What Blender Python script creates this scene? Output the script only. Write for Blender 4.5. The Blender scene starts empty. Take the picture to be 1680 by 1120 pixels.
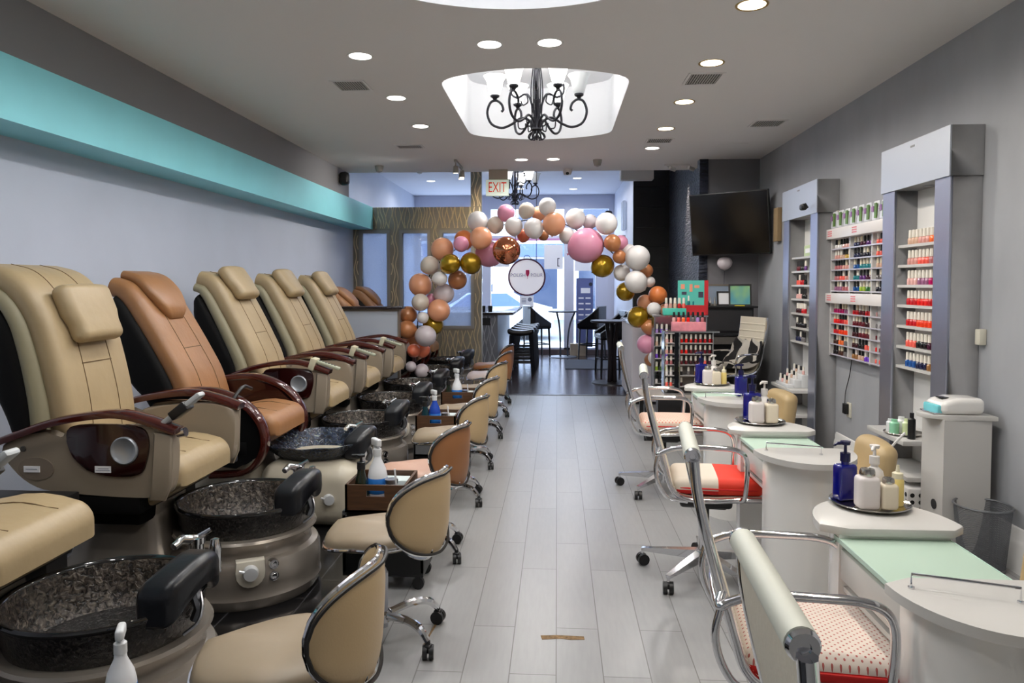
import bpy, bmesh, math, random
from mathutils import Vector, Matrix
R = math.radians
PI = math.pi
rnd = random.Random(7)
scn = bpy.context.scene
COL = scn.collection

# ------------------------------------------------------------------ materials
def lin(c):
    out = []
    for v in c[:3]:
        v = v / 255.0
        out.append(v / 12.92 if v <= 0.04045 else ((v + 0.055) / 1.055) ** 2.4)
    return (out[0], out[1], out[2], 1.0)

MATS = {}
def mat(name, rgb, rough=0.5, metal=0.0, spec=0.5, noise=0.0, nscale=8.0, bump=0.0, bscale=30.0,
        emit=None, estr=0.0, trans=0.0, coat=0.0, alpha=1.0, sheen=0.0, stretch=None):
    if name in MATS:
        return MATS[name]
    m = bpy.data.materials.new(name)
    m.use_nodes = True
    nt = m.node_tree
    b = nt.nodes['Principled BSDF']
    b.inputs['Base Color'].default_value = lin(rgb)
    b.inputs['Roughness'].default_value = rough
    b.inputs['Metallic'].default_value = metal
    b.inputs['Specular IOR Level'].default_value = spec
    b.inputs['Transmission Weight'].default_value = trans
    b.inputs['Coat Weight'].default_value = coat
    b.inputs['Alpha'].default_value = alpha
    if emit:
        b.inputs['Emission Color'].default_value = lin(emit)
        b.inputs['Emission Strength'].default_value = estr
    tc = nt.nodes.new('ShaderNodeTexCoord')
    vec = tc.outputs['Object']
    if stretch:
        mp = nt.nodes.new('ShaderNodeMapping')
        mp.inputs['Scale'].default_value = stretch
        nt.links.new(vec, mp.inputs['Vector'])
        vec = mp.outputs['Vector']
    if noise > 0:
        n = nt.nodes.new('ShaderNodeTexNoise')
        n.inputs['Scale'].default_value = nscale
        n.inputs['Detail'].default_value = 4
        nt.links.new(vec, n.inputs['Vector'])
        r = nt.nodes.new('ShaderNodeValToRGB')
        c = lin(rgb)
        r.color_ramp.elements[0].color = tuple(max(0, v * (1 - noise)) for v in c[:3]) + (1,)
        r.color_ramp.elements[1].color = tuple(min(1, v * (1 + noise)) for v in c[:3]) + (1,)
        r.color_ramp.elements[0].position = 0.3
        r.color_ramp.elements[1].position = 0.7
        nt.links.new(n.outputs['Fac'], r.inputs['Fac'])
        nt.links.new(r.outputs['Color'], b.inputs['Base Color'])
    if bump > 0:
        n2 = nt.nodes.new('ShaderNodeTexNoise')
        n2.inputs['Scale'].default_value = bscale
        n2.inputs['Detail'].default_value = 3
        nt.links.new(vec, n2.inputs['Vector'])
        bp = nt.nodes.new('ShaderNodeBump')
        bp.inputs['Strength'].default_value = bump
        bp.inputs['Distance'].default_value = 0.01
        nt.links.new(n2.outputs['Fac'], bp.inputs['Height'])
        nt.links.new(bp.outputs['Normal'], b.inputs['Normal'])
    MATS[name] = m
    return m

def glass_mat(name, tint, refl=0.08, rough=0.02):
    """thin pane: lets light straight through and reflects a little"""
    m = bpy.data.materials.new(name); m.use_nodes = True
    nt = m.node_tree; nt.nodes.clear()
    o = nt.nodes.new('ShaderNodeOutputMaterial')
    t = nt.nodes.new('ShaderNodeBsdfTransparent'); t.inputs['Color'].default_value = lin(tint)
    g = nt.nodes.new('ShaderNodeBsdfGlossy'); g.inputs['Roughness'].default_value = rough
    mx = nt.nodes.new('ShaderNodeMixShader'); mx.inputs['Fac'].default_value = refl
    nt.links.new(t.outputs[0], mx.inputs[1]); nt.links.new(g.outputs[0], mx.inputs[2])
    nt.links.new(mx.outputs[0], o.inputs['Surface'])
    MATS[name] = m
    return m

def frosted_mat(name, rgb, clear=0.15, gloss=0.12, bscale=60.0, diff=0.25):
    m = bpy.data.materials.new(name); m.use_nodes = True
    nt = m.node_tree; nt.nodes.clear()
    o = nt.nodes.new('ShaderNodeOutputMaterial')
    d = nt.nodes.new('ShaderNodeBsdfDiffuse'); d.inputs['Color'].default_value = lin(rgb)
    tl = nt.nodes.new('ShaderNodeBsdfTranslucent'); tl.inputs['Color'].default_value = lin(rgb)
    t = nt.nodes.new('ShaderNodeBsdfTransparent'); t.inputs['Color'].default_value = lin(rgb)
    g = nt.nodes.new('ShaderNodeBsdfGlossy'); g.inputs['Roughness'].default_value = 0.12
    a = nt.nodes.new('ShaderNodeMixShader'); a.inputs['Fac'].default_value = 1 - diff
    b = nt.nodes.new('ShaderNodeMixShader'); b.inputs['Fac'].default_value = clear
    c = nt.nodes.new('ShaderNodeMixShader'); c.inputs['Fac'].default_value = gloss
    nt.links.new(d.outputs[0], a.inputs[1]); nt.links.new(tl.outputs[0], a.inputs[2])
    nt.links.new(a.outputs[0], b.inputs[1]); nt.links.new(t.outputs[0], b.inputs[2])
    nt.links.new(b.outputs[0], c.inputs[1]); nt.links.new(g.outputs[0], c.inputs[2])
    nt.links.new(c.outputs[0], o.inputs['Surface'])
    if bscale:
        tc = nt.nodes.new('ShaderNodeTexCoord')
        n = nt.nodes.new('ShaderNodeTexVoronoi'); n.inputs['Scale'].default_value = bscale
        nt.links.new(tc.outputs['Object'], n.inputs['Vector'])
        bp = nt.nodes.new('ShaderNodeBump'); bp.inputs['Strength'].default_value = 0.6
        bp.inputs['Distance'].default_value = 0.01
        nt.links.new(n.outputs['Distance'], bp.inputs['Height'])
        for s in (d, tl, g):
            nt.links.new(bp.outputs['Normal'], s.inputs['Normal'])
    MATS[name] = m
    return m

def brick_mat(name, c1, c2, mortar, length, width, along='y', rough=0.35, msize=0.003, grain=0.06, offset=0.37, bumpg=0.0, spec=0.5):
    m = bpy.data.materials.new(name); m.use_nodes = True
    nt = m.node_tree; b = nt.nodes['Principled BSDF']
    tc = nt.nodes.new('ShaderNodeTexCoord')
    mp = nt.nodes.new('ShaderNodeMapping')
    if along == 'y':
        mp.inputs['Rotation'].default_value = (0, 0, R(-90))
    nt.links.new(tc.outputs['Object'], mp.inputs['Vector'])
    br = nt.nodes.new('ShaderNodeTexBrick')
    br.offset = offset
    br.inputs['Color1'].default_value = lin(c1); br.inputs['Color2'].default_value = lin(c2)
    br.inputs['Mortar'].default_value = lin(mortar)
    br.inputs['Scale'].default_value = 1.0
    br.inputs['Mortar Size'].default_value = msize
    br.inputs['Mortar Smooth'].default_value = 0.1
    br.inputs['Brick Width'].default_value = length
    br.inputs['Row Height'].default_value = width
    nt.links.new(mp.outputs['Vector'], br.inputs['Vector'])
    n = nt.nodes.new('ShaderNodeTexNoise'); n.inputs['Scale'].default_value = 6.0; n.inputs['Detail'].default_value = 6
    mp2 = nt.nodes.new('ShaderNodeMapping'); mp2.inputs['Scale'].default_value = (1.2, 9, 1)
    nt.links.new(mp.outputs['Vector'], mp2.inputs['Vector']); nt.links.new(mp2.outputs['Vector'], n.inputs['Vector'])
    mx = nt.nodes.new('ShaderNodeMix'); mx.data_type = 'RGBA'; mx.blend_type = 'MULTIPLY'
    mx.inputs[0].default_value = 1.0
    rp = nt.nodes.new('ShaderNodeValToRGB')
    rp.color_ramp.elements[0].color = (1 - grain * 2, 1 - grain * 2, 1 - grain * 2, 1)
    rp.color_ramp.elements[0].position = 0.3; rp.color_ramp.elements[1].position = 0.65
    nt.links.new(n.outputs['Fac'], rp.inputs['Fac'])
    nt.links.new(br.outputs['Color'], mx.inputs[6]); nt.links.new(rp.outputs['Color'], mx.inputs[7])
    nt.links.new(mx.outputs[2], b.inputs['Base Color'])
    b.inputs['Roughness'].default_value = rough
    b.inputs['Specular IOR Level'].default_value = spec
    if bumpg:
        bp = nt.nodes.new('ShaderNodeBump'); bp.inputs['Strength'].default_value = bumpg; bp.inputs['Distance'].default_value = 0.004
        nt.links.new(n.outputs['Fac'], bp.inputs['Height']); nt.links.new(bp.outputs['Normal'], b.inputs['Normal'])
    MATS[name] = m
    return m

# ------------------------------------------------------------------ geometry
def catmull(pts, n=6, closed=False):
    P = [Vector(p) for p in pts]
    out = []
    N = len(P)
    rng = range(N) if closed else range(N - 1)
    for i in rng:
        if closed:
            p0, p1, p2, p3 = P[(i - 1) % N], P[i], P[(i + 1) % N], P[(i + 2) % N]
        else:
            p1, p2 = P[i], P[i + 1]
            p0 = P[i - 1] if i else p1 * 2 - p2
            p3 = P[i + 2] if i + 2 < N else p2 * 2 - p1
        for k in range(n):
            t = k / n
            out.append(0.5 * ((2 * p1) + (p2 - p0) * t + (2 * p0 - 5 * p1 + 4 * p2 - p3) * t * t + (3 * p1 - p0 - 3 * p2 + p3) * t ** 3))
    if not closed:
        out.append(P[-1].copy())
    return out

class MB:
    def __init__(s):
        s.bm = bmesh.new(); s.mi = 0
    def add(s, verts, faces):
        vs = [s.bm.verts.new(v) for v in verts]
        for f in faces:
            if len(set(f)) < 3:
                continue
            try:
                fc = s.bm.faces.new([vs[i] for i in f]); fc.material_index = s.mi
            except ValueError:
                pass
        return s
    def merge(s, tb, M=None):
        tb.verts.ensure_lookup_table(); tb.verts.index_update()
        vs = [(M @ v.co if M else v.co.copy()) for v in tb.verts]
        fs = [[v.index for v in f.verts] for f in tb.faces]
        tb.free()
        return s.add(vs, fs)
    def box(s, x0, x1, y0, y1, z0, z1, b=0.0, seg=2, M=None):
        tb = bmesh.new()
        bmesh.ops.create_cube(tb, size=1)
        for v in tb.verts:
            v.co = Vector((x0 + (v.co.x + .5) * (x1 - x0), y0 + (v.co.y + .5) * (y1 - y0), z0 + (v.co.z + .5) * (z1 - z0)))
        if b > 0:
            bmesh.ops.bevel(tb, geom=list(tb.edges), offset=b, segments=seg, profile=0.5, affect='EDGES')
        return s.merge(tb, M)
    def rbox(s, c, size, r, n=3, nc=3, fn=None, M=None):
        """rounded box with inner grid; fn deforms each point"""
        tb = bmesh.new()
        h = [v / 2 for v in size]; r = min([r] + h)
        def coords(hh):
            a = []
            for i in range(nc):
                a.append((-1, -1 + i / nc))
            inner = hh - r
            for i in range(n + 1):
                a.append((0, -inner + 2 * inner * i / n))
            for i in range(1, nc + 1):
                a.append((1, i / nc))
            return a
        C = [coords(hh) for hh in h]
        def pos(ax, i):
            k, v = C[ax][i]
            inner = h[ax] - r
            if k == -1:
                return -inner, v
            if k == 1:
                return inner, v
            return v, 0.0
        cache = {}
        N = [len(c_) for c_ in C]
        def vert(i, j, k):
            key = (i, j, k)
            if key not in cache:
                q, d = [], []
                for ax, id_ in ((0, i), (1, j), (2, k)):
                    a, b = pos(ax, id_); q.append(a); d.append(b)
                dv = Vector([math.tan(x * PI / 4) if abs(x) <= 1 else x for x in d])
                if dv.length > 0:
                    dv.normalize()
                p = Vector(q) + dv * r
                p += Vector(c)
                if fn:
                    p = Vector(fn(p))
                cache[key] = tb.verts.new(p)
            return cache[key]
        for ax in range(3):
            o1, o2 = (ax + 1) % 3, (ax + 2) % 3
            for side in (0, N[ax] - 1):
                for a in range(N[o1] - 1):
                    for b in range(N[o2] - 1):
                        q = []
                        for da, db in ((0, 0), (1, 0), (1, 1), (0, 1)):
                            idx = [0, 0, 0]; idx[ax] = side; idx[o1] = a + da; idx[o2] = b + db
                            q.append(vert(*idx))
                        if len(set(q)) == 4:
                            try:
                                tb.faces.new(q)
                            except ValueError:
                                pass
        return s.merge(tb, M)
    def loft(s, rings, cap=True, closed=False):
        n = len(rings[0]); vs = []; fs = []
        for r in rings:
            vs += [Vector(p) for p in r]
        m = len(rings)
        for i in range(m if closed else m - 1):
            i2 = (i + 1) % m
            for j in range(n):
                j2 = (j + 1) % n
                fs.append((i * n + j, i * n + j2, i2 * n + j2, i2 * n + j))
        if cap and not closed:
            fs.append(tuple(range(n - 1, -1, -1))); fs.append(tuple((m - 1) * n + k for k in range(n)))
        return s.add(vs, fs)
    def tube(s, pts, r=0.01, seg=8, closed=False, sq=None):
        P = [Vector(p) for p in pts]; N = len(P)
        rr = r if isinstance(r, (list, tuple)) else [r] * N
        T = []
        for i in range(N):
            if closed:
                t = P[(i + 1) % N] - P[(i - 1) % N]
            else:
                t = P[min(i + 1, N - 1)] - P[max(i - 1, 0)]
            T.append(t.normalized() if t.length > 1e-9 else Vector((0, 0, 1)))
        up = Vector((0, 0, 1)) if abs(T[0].z) < 0.9 else Vector((0, 1, 0))
        nrm = (up - T[0] * up.dot(T[0])).normalized()
        rings = []
        for i in range(N):
            nrm = nrm - T[i] * nrm.dot(T[i])
            if nrm.length < 1e-6:
                nrm = T[i].orthogonal()
            nrm.normalize()
            bn = T[i].cross(nrm)
            ax, ay = (1, 1) if not sq else sq
            rings.append([P[i] + (nrm * math.cos(2 * PI * k / seg) * ay + bn * math.sin(2 * PI * k / seg) * ax) * rr[i] for k in range(seg)])
        return s.loft(rings, True, closed)
    def cyl(s, p0, p1, r0, r1=None, seg=16):
        return s.tube([p0, p1], [r0, r0 if r1 is None else r1], seg)
    def lathe(s, prof, seg=24, c=(0, 0, 0), sx=1, sy=1, M=None, wob=None):
        rings = []
        for (r, z) in prof:
            rg = []
            for k in range(seg):
                a = 2 * PI * k / seg
                q = r * (wob(a, z) if wob else 1)
                p = Vector((c[0] + q * math.cos(a) * sx, c[1] + q * math.sin(a) * sy, c[2] + z))
                rg.append(M @ p if M else p)
            rings.append(rg)
        return s.loft(rings)
    def sphere(s, c, r, seg=16, rings=10, sc=(1, 1, 1), fn=None):
        vs = []; fs = []
        for i in range(rings + 1):
            th = PI * i / rings
            for k in range(seg):
                a = 2 * PI * k / seg
                p = Vector((r * math.sin(th) * math.cos(a) * sc[0], r * math.sin(th) * math.sin(a) * sc[1], r * math.cos(th) * sc[2]))
                if fn:
                    p = Vector(fn(p))
                vs.append(Vector(c) + p)
        for i in range(rings):
            for k in range(seg):
                k2 = (k + 1) % seg
                fs.append((i * seg + k, (i + 1) * seg + k, (i + 1) * seg + k2, i * seg + k2))
        s.add(vs, fs)
        return s
    def prism(s, out, plane, t0, t1, b=0.0, M=None):
        tb = bmesh.new()
        def P(a, t):
            if plane == 'xy': return Vector((a[0], a[1], t))
            if plane == 'xz': return Vector((a[0], t, a[1]))
            return Vector((t, a[0], a[1]))
        v0 = [tb.verts.new(P(a, t0)) for a in out]; v1 = [tb.verts.new(P(a, t1)) for a in out]
        n = len(out)
        tb.faces.new(v0[::-1]); tb.faces.new(v1)
        for i in range(n):
            tb.faces.new((v0[i], v0[(i + 1) % n], v1[(i + 1) % n], v1[i]))
        if b > 0:
            es = [e for e in tb.edges if any(f.verts[:] and len(f.verts) == n for f in e.link_faces)] if n > 4 else list(tb.edges)
            bmesh.ops.bevel(tb, geom=es, offset=b, segments=2, profile=0.5, affect='EDGES')
        return s.merge(tb, M)
    def build(s, name, mats, parent=None, loc=None, rz=0, sharp=40, M=None):
        bm = s.bm
        if M:
            bmesh.ops.transform(bm, matrix=M, verts=bm.verts)
        bmesh.ops.remove_doubles(bm, verts=bm.verts, dist=1e-5)
        bmesh.ops.recalc_face_normals(bm, faces=bm.faces)
        lim = R(sharp)
        for f in bm.faces:
            f.smooth = True
        for e in bm.edges:
            if len(e.link_faces) == 2:
                if e.calc_face_angle(0) > lim:
                    e.smooth = False
        me = bpy.data.meshes.new(name)
        bm.to_mesh(me); bm.free()
        if not isinstance(mats, (list, tuple)):
            mats = [mats]
        for m in mats:
            me.materials.append(m)
        o = bpy.data.objects.new(name, me); COL.objects.link(o)
        if parent:
            o.parent = parent
        if loc:
            o.location = loc
        if rz:
            o.rotation_euler[2] = rz
        return o

def tag(o, label, cat, group=None):
    o['label'] = label; o['category'] = cat
    if group:
        o['group'] = group
    return o
def thing(name, label, cat, loc=(0, 0, 0), rz=0, group=None):
    o = bpy.data.objects.new(name, None); COL.objects.link(o)
    o.location = loc; o.rotation_euler = (0, 0, rz)
    o.empty_display_size = 0.1
    return tag(o, label, cat, group)
def struct(o):
    o['kind'] = 'structure'
    return o
def dup(root, loc, rz=None, label=None, group=None):
    def cp(o, par):
        c = o.copy(); COL.objects.link(c)
        if par:
            c.parent = par
        for ch in list(o.children):
            cp(ch, c)
        return c
    c = cp(root, None)
    c.location = loc
    if rz is not None:
        c.rotation_euler[2] = rz
    if label:
        c['label'] = label
    if group:
        c['group'] = group
    return c
def text(name, body, size, mat_, parent=None, loc=(0, 0, 0), rot=(0, 0, 0), ext=0.0008, sx=1.0, align='CENTER'):
    cu = bpy.data.curves.new(name, 'FONT')
    cu.body = body; cu.size = size; cu.extrude = ext
    cu.align_x = align; cu.align_y = 'CENTER'
    cu.materials.append(mat_)
    o = bpy.data.objects.new(name, cu); COL.objects.link(o)
    bpy.context.view_layer.update()
    me = bpy.data.meshes.new_from_object(o.evaluated_get(bpy.context.evaluated_depsgraph_get()))
    bpy.data.objects.remove(o); bpy.data.curves.remove(cu)
    me.name = name
    o = bpy.data.objects.new(name, me); COL.objects.link(o)
    o.location = loc; o.rotation_euler = rot; o.scale = (sx, 1, 1)
    if parent:
        o.parent = parent
    return o
def set_mat(root, part, m):
    """give the parts of one copy a mesh of their own with another material"""
    for ch in root.children_recursive:
        if ch.name.split('.')[0] == part:
            ch.data = ch.data.copy(); ch.data.materials[0] = m
ORD = ['first', 'second', 'third', 'fourth', 'fifth', 'sixth', 'seventh', 'eighth', 'ninth', 'tenth', 'eleventh', 'twelfth', 'thirteenth', 'fourteenth', 'fifteenth', 'sixteenth']
# ------------------------------------------------------------------ palette
M_white = mat('white_paint', (225, 224, 222), 0.6)
M_ceil = mat('ceiling_paint', (232, 230, 228), 0.85)
M_recess = mat('recess_paint', (244, 246, 250), 0.8)
M_lwall = mat('left_wall_paint', (190, 197, 212), 0.45, noise=.03, nscale=2)
M_soffit = mat('soffit_paint', (138, 138, 140), 0.7)
M_teal = mat('teal_paint', (150, 236, 247), 0.4, noise=.03, nscale=3)
M_rwall = mat('silver_plaster', (160, 162, 166), 0.5, noise=.08, nscale=3, stretch=(1, 1, .5), bump=.08, bscale=14)
M_front = mat('front_wall_paint', (205, 210, 225), 0.6)
M_chrome = mat('chrome', (225, 225, 228), 0.08, 1.0)
M_steel = mat('brushed_steel', (170, 172, 178), 0.3, 1.0)
M_black = mat('black_plastic', (20, 20, 22), 0.4)
M_blackm = mat('black_metal', (24, 24, 26), 0.35, .6)
M_iron = mat('wrought_iron', (52, 52, 58), 0.45, .7)
M_gwhite = mat('gloss_white', (232, 230, 226), 0.12, coat=.5)
M_alu = mat('brushed_aluminium', (176, 180, 196), 0.33, .85, noise=.06, nscale=30, stretch=(40, 40, .6))
M_alud = mat('grey_laminate', (138, 138, 140), 0.5, noise=.05, nscale=12)
M_lamp = mat('lamp_disc', (255, 255, 255), .5, emit=(255, 250, 240), estr=9)
M_lampw = mat('lamp_disc_warm', (255, 255, 255), .5, emit=(255, 236, 196), estr=9)
M_gold = mat('brass_trim', (200, 170, 110), .3, .8)
M_cream = mat('cream_leather', (166, 146, 112), .42, noise=.05, nscale=5, bump=.22, bscale=16)
M_creams = mat('beige_vinyl', (150, 143, 116), .5)
M_brownl = mat('brown_leather', (152, 108, 70), .4, noise=.08, nscale=5, bump=.3, bscale=16)
M_seam = mat('seam_thread', (100, 78, 50), .7)
M_shell = mat('black_shell', (9, 9, 10), .6, spec=.2)
M_mahog = mat('mahogany_lacquer', (64, 20, 14), .16, noise=.15, nscale=5, stretch=(1, 6, 6), coat=.6)
M_mahogd = mat('dark_mahogany_lacquer', (38, 8, 8), .2, coat=.5)
M_bplast = mat('beige_plastic', (140, 128, 112), .45)
M_tub = mat('pewter_tub', (150, 142, 133), .26, .5)
M_tubc = mat('cream_tub', (186, 178, 160), .3)
M_pad = mat('black_vinyl', (20, 22, 27), .32, bump=.1, bscale=40)

struct_n = [0]
def sbox(name, m, *a, b=0.0):
    mb = MB(); mb.box(*a, b=b)
    return struct(mb.build(name, m))

# ------------------------------------------------------------------ floors
M_floor = brick_mat('pale_planks', (153, 153, 153), (145, 145, 145), (104, 103, 101), 1.05, .181, 'y', .3, .0022, .035)
M_dark = brick_mat('dark_planks', (62, 48, 48), (46, 36, 38), (16, 12, 14), 1.3, .11, 'x', .2, .003, .1, bumpg=.15)
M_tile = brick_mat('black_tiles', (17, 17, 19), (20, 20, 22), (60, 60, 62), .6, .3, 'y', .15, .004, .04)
fl = MB(); fl.box(-.97, 2.45, -2, 9.93, -.1, 0)
floor = struct(fl.build('floor', M_floor))
chip = MB()
pts = [(-.067, 3.075), (0.0, 3.082), (.118, 3.078), (.12, 3.05), (.06, 3.045), (0.02, 3.052), (-.06, 3.04)]
chip.prism(pts, 'xy', .0003, .0012)
c = chip.build('plank_chip', mat('raw_wood', (122, 96, 62), .8, noise=.4, nscale=60), floor); c['label'] = 'brown chipped gap between two pale planks'
chip = MB(); chip.prism([(-.533, 3.19), (-.522, 3.19), (-.55, 2.95), (-.556, 2.95)], 'xy', .0003, .0012)
c = chip.build('plank_chip', MATS['raw_wood'], floor); c['label'] = 'brown worn edge along a plank joint'
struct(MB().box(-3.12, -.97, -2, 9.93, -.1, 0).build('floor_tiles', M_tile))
struct(MB().box(-3.12, 2.45, 9.93, 16.0, -.1, 0).build('floor_front', M_dark))
sbox('trim_threshold', mat('threshold_strip', (50, 44, 44), .3), -3.1, .93, 9.90, 9.955, 0, .006)

# ------------------------------------------------------------------ walls
sbox('wall_left', M_lwall, -3.22, -3.1, -2, 16, 0, 3.6)
sbox('wall_left_soffit', M_soffit, -3.1, -2.8, -2, 9.75, 2.67, 3.0)
sbox('beam', M_teal, -3.1, -2.785, -2, 10.96, 2.335, 2.67)
sbox('wall_right', M_rwall, 2.41, 2.53, -2, 9.1, 0, 3.05)
sbox('wall_back', mat('back_wall_paint', (205, 205, 208), .8), -3.22, 2.53, -2.12, -2, 0, 3.3)
sbox('wall_return', mat('return_wall_paint', (122, 120, 124), .6), 1.79, 2.53, 8.95, 9.07, 0, 3.0)
M_stone = mat('black_split_stone', (46, 50, 64), .3, noise=.6, nscale=9, bump=1.0, bscale=11, stretch=(1, 1, 4))
for _n in M_stone.node_tree.nodes:
    if _n.type == 'BUMP': _n.inputs['Distance'].default_value = .06
sbox('wall_stone', M_stone, 1.79, 1.92, 9.07, 11.9, 0, 3.4)
sbox('wall_stone_edge', M_stone, 1.70, 1.80, 8.93, 9.08, 0, 3.0)
bw = MB(); bw.box(1.22, 1.92, 11.9, 12.0, 0, 3.43)
for i in range(9):
    bw.box(1.27, 1.72, 11.885, 11.902, .5 + i * .32, .508 + i * .32)
struct(bw.build('wall_black', mat('black_panel', (12, 12, 14), .35)))
sbox('wall_front_right', M_front, 1.22, 1.34, 12.0, 16, 0, 3.43)
# baseboard, stepped profile
bb = MB()
prof = [(2.41, 0), (2.385, 0), (2.385, .15), (2.39, .17), (2.395, .18), (2.395, .21), (2.402, .23), (2.41, .235)]
bb.prism(prof, 'xz', -2, 4.25); bb.prism(prof, 'xz', 5.2, 6.42); bb.prism(prof, 'xz', 7.42, 8.95)
struct(bb.build('baseboard_right', M_white, sharp=30))

# ------------------------------------------------------------------ ceiling with two recesses
def recess_outline(cx, cy, n=20):
    hw, hs, arc = .70, .99, .26
    out = []
    for i in range(n + 1):
        a = -1 + 2 * i / n
        out.append((cx + hw * a, cy + hs + arc * (1 - a * a)))
    for i in range(n + 1):
        a = 1 - 2 * i / n
        out.append((cx + hw * a, cy - hs - arc * (1 - a * a)))
    full = []
    for i, p in enumerate(out):
        q = out[(i + 1) % len(out)]
        full.append(p)
        if abs(p[0] - q[0]) < 1e-6:
            full += [(p[0], p[1] + (q[1] - p[1]) * t / 30) for t in range(1, 30)]
    P = [Vector((x, y, 0)) for x, y in full]
    for _ in range(4):
        P = [(P[i - 1] + P[i] * 2 + P[(i + 1) % len(P)]) / 4 for i in range(len(P))]
    return [(p.x, p.y) for p in P]
tb = bmesh.new()
outer = [(-2.8, -2), (2.41, -2), (2.41, 9.75), (-2.8, 9.75)]
loops = [outer, recess_outline(-.17, 6.38), recess_outline(-.2, 2.8)]
edges = []
for L in loops:
    vs = [tb.verts.new((x, y, 3.0)) for x, y in L]
    for i in range(len(vs)):
        edges.append(tb.edges.new((vs[i], vs[(i + 1) % len(vs)])))
bmesh.ops.triangle_fill(tb, use_beauty=True, use_dissolve=False, edges=edges)
bmesh.ops.recalc_face_normals(tb, faces=tb.faces)
for f in tb.faces:
    if f.normal.z > 0:
        f.normal_flip()
me = bpy.data.meshes.new('ceiling'); tb.to_mesh(me); tb.free()
me.materials.append(M_ceil)
ceil = bpy.data.objects.new('ceiling', me); COL.objects.link(ceil); struct(ceil)
sbox('ceiling_step', M_ceil, -2.8, 2.41, 9.69, 9.75, 3.001, 3.45)
for i, L in enumerate(loops[1:]):
    rc = MB(); n = len(L)
    vs = [Vector((x, y, 3.0)) for x, y in L] + [Vector((x, y, 3.52)) for x, y in L]
    rc.add(vs, [(k, (k + 1) % n, n + (k + 1) % n, n + k) for k in range(n)] + [tuple(range(n, 2 * n))])
    o = rc.build('ceiling_recess', M_recess, sharp=60); struct(o)
sbox('ceiling_front', mat('front_ceiling_paint', (214, 216, 226), .8), -3.1, 1.34, 9.75, 16, 3.43, 3.5)
sbox('ceiling_front_side', MATS['front_ceiling_paint'], 1.34, 2.53, 9.0, 12, 3.43, 3.5)
# ------------------------------------------------------------------ storefront
M_frame = mat('storefront_frame', (205, 208, 224), .4)
M_pane = glass_mat('window_pane', (246, 250, 255), .05)
YS = 15.9
sf = MB()
for x0, x1 in ((-3.1, -2.96), (-1.62, -1.44), (.15, .36), (1.1, 1.24)):
    sf.box(x0, x1, YS - .06, YS + .06, .0, 3.43)
sf.box(-3.1, 1.24, YS - .05, YS + .05, 3.13, 3.43)          # fascia
sf.box(-3.1, 1.24, YS - .05, YS + .05, 2.46, 2.56)          # transom bar
sf.box(-3.1, 1.24, YS - .06, YS + .06, .0, .14)             # sill
sf.box(.82, 1.1, YS - .045, YS + .045, .14, 2.46)           # solid side panel
sf.box(-.75, -.68, YS - .04, YS + .04, 2.56, 3.13)
struct(sf.build('wall_storefront', M_frame))
k = 1
for x0, x1, z0, z1 in ((-2.96, -1.62, .14, 2.46), (-1.44, .15, .14, 2.46), (.36, .82, .14, 2.46), (-2.96, -1.62, 2.56, 3.13), (-1.44, .15, 2.56, 3.13), (.36, 1.1, 2.56, 3.13)):
    o = MB().box(x0, x1, YS - .004, YS + .004, z0, z1).build('window_%d' % k, M_pane); struct(o); k += 1
sbox('trim_storefront_base', mat('brown_base', (96, 84, 86), .5), -3.1, 1.22, YS - .085, YS - .062, 0, .1)
sbox('trim_painted_pink_light', mat('painted_pink_light', (206, 150, 196), .5), -1.44, .15, YS - .075, YS - .052, 2.45, 2.5)  # strip coloured pink to stand for pink light along the transom edge

# street outside
struct(MB().box(-14, 14, 16.0, 19.5, -.12, -.02).build('sidewalk', mat('concrete', (205, 205, 205), .9, noise=.08, nscale=4)))
struct(MB().box(-20, 20, 19.5, 34, -.2, -.12).build('street', mat('asphalt', (120, 122, 126), .9, noise=.1, nscale=9)))
bl = MB(); bl.box(-16, 16, 34, 36, -.2, 9)
bd = thing('shop_building', 'pale building with dark windows across the street', 'building', (0, 34, -.2))
MB().box(-16, 16, 0, 2, 0, 9).build('facade', mat('pale_brick', (196, 190, 190), .9, noise=.06, nscale=3), bd)
for i in range(10):
    x = -14 + i * 3
    MB().box(x, x + 2.0, -.05, .02, .6, 2.9).build('shop_window', mat('dark_glass', (60, 70, 92), .1), bd)
    MB().box(x + .2, x + 1.6, -.05, .02, 4.2, 6.2).build('upper_window', MATS['dark_glass'], bd)
for i in range(5):
    x = -14 + i * 6
    MB().box(x, x + 4.2, -.12, .0, 3.0, 3.6).build('sign_board', mat('blue_signboard', (80, 100, 140), .5), bd)
def car(x, y, label, colm):
    t = thing('parked_car', label, 'car', (x, y, -.12))
    body = MB()
    prof = [(-2.1, .3), (-2.1, .75), (-1.7, .86), (-1.0, .95), (-.45, 1.38), (.75, 1.42), (1.45, 1.0), (2.05, .92), (2.12, .35)]
    body.prism(prof, 'xz', -.85, .85, b=.06)
    body.build('body', colm, t, sharp=50)
    gl = MB(); gl.prism([(-.9, .97), (-.42, 1.33), (.1, 1.35), (.1, .98)], 'xz', -.87, .87); gl.prism([(.18, .98), (.18, 1.36), (.72, 1.37), (1.25, 1.0)], 'xz', -.87, .87)
    gl.build('windows', mat('car_glass', (90, 110, 150), .1), t)
    for wx in (-1.35, 1.35):
        for wy in (-.8, .8):
            w = MB(); w.cyl((wx, wy - .1, .33), (wx, wy + .1, .33), .33, seg=20)
            w.build('wheel', M_black, t)
    return t
car(-2.2, 22.3, 'white car parked at the kerb outside the storefront', mat('white_car_paint', (238, 240, 245), .2, coat=.5))
car(3.4, 22.6, 'grey blue car parked outside to the right of white car', mat('grey_car_paint', (150, 165, 195), .2, coat=.5))
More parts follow.
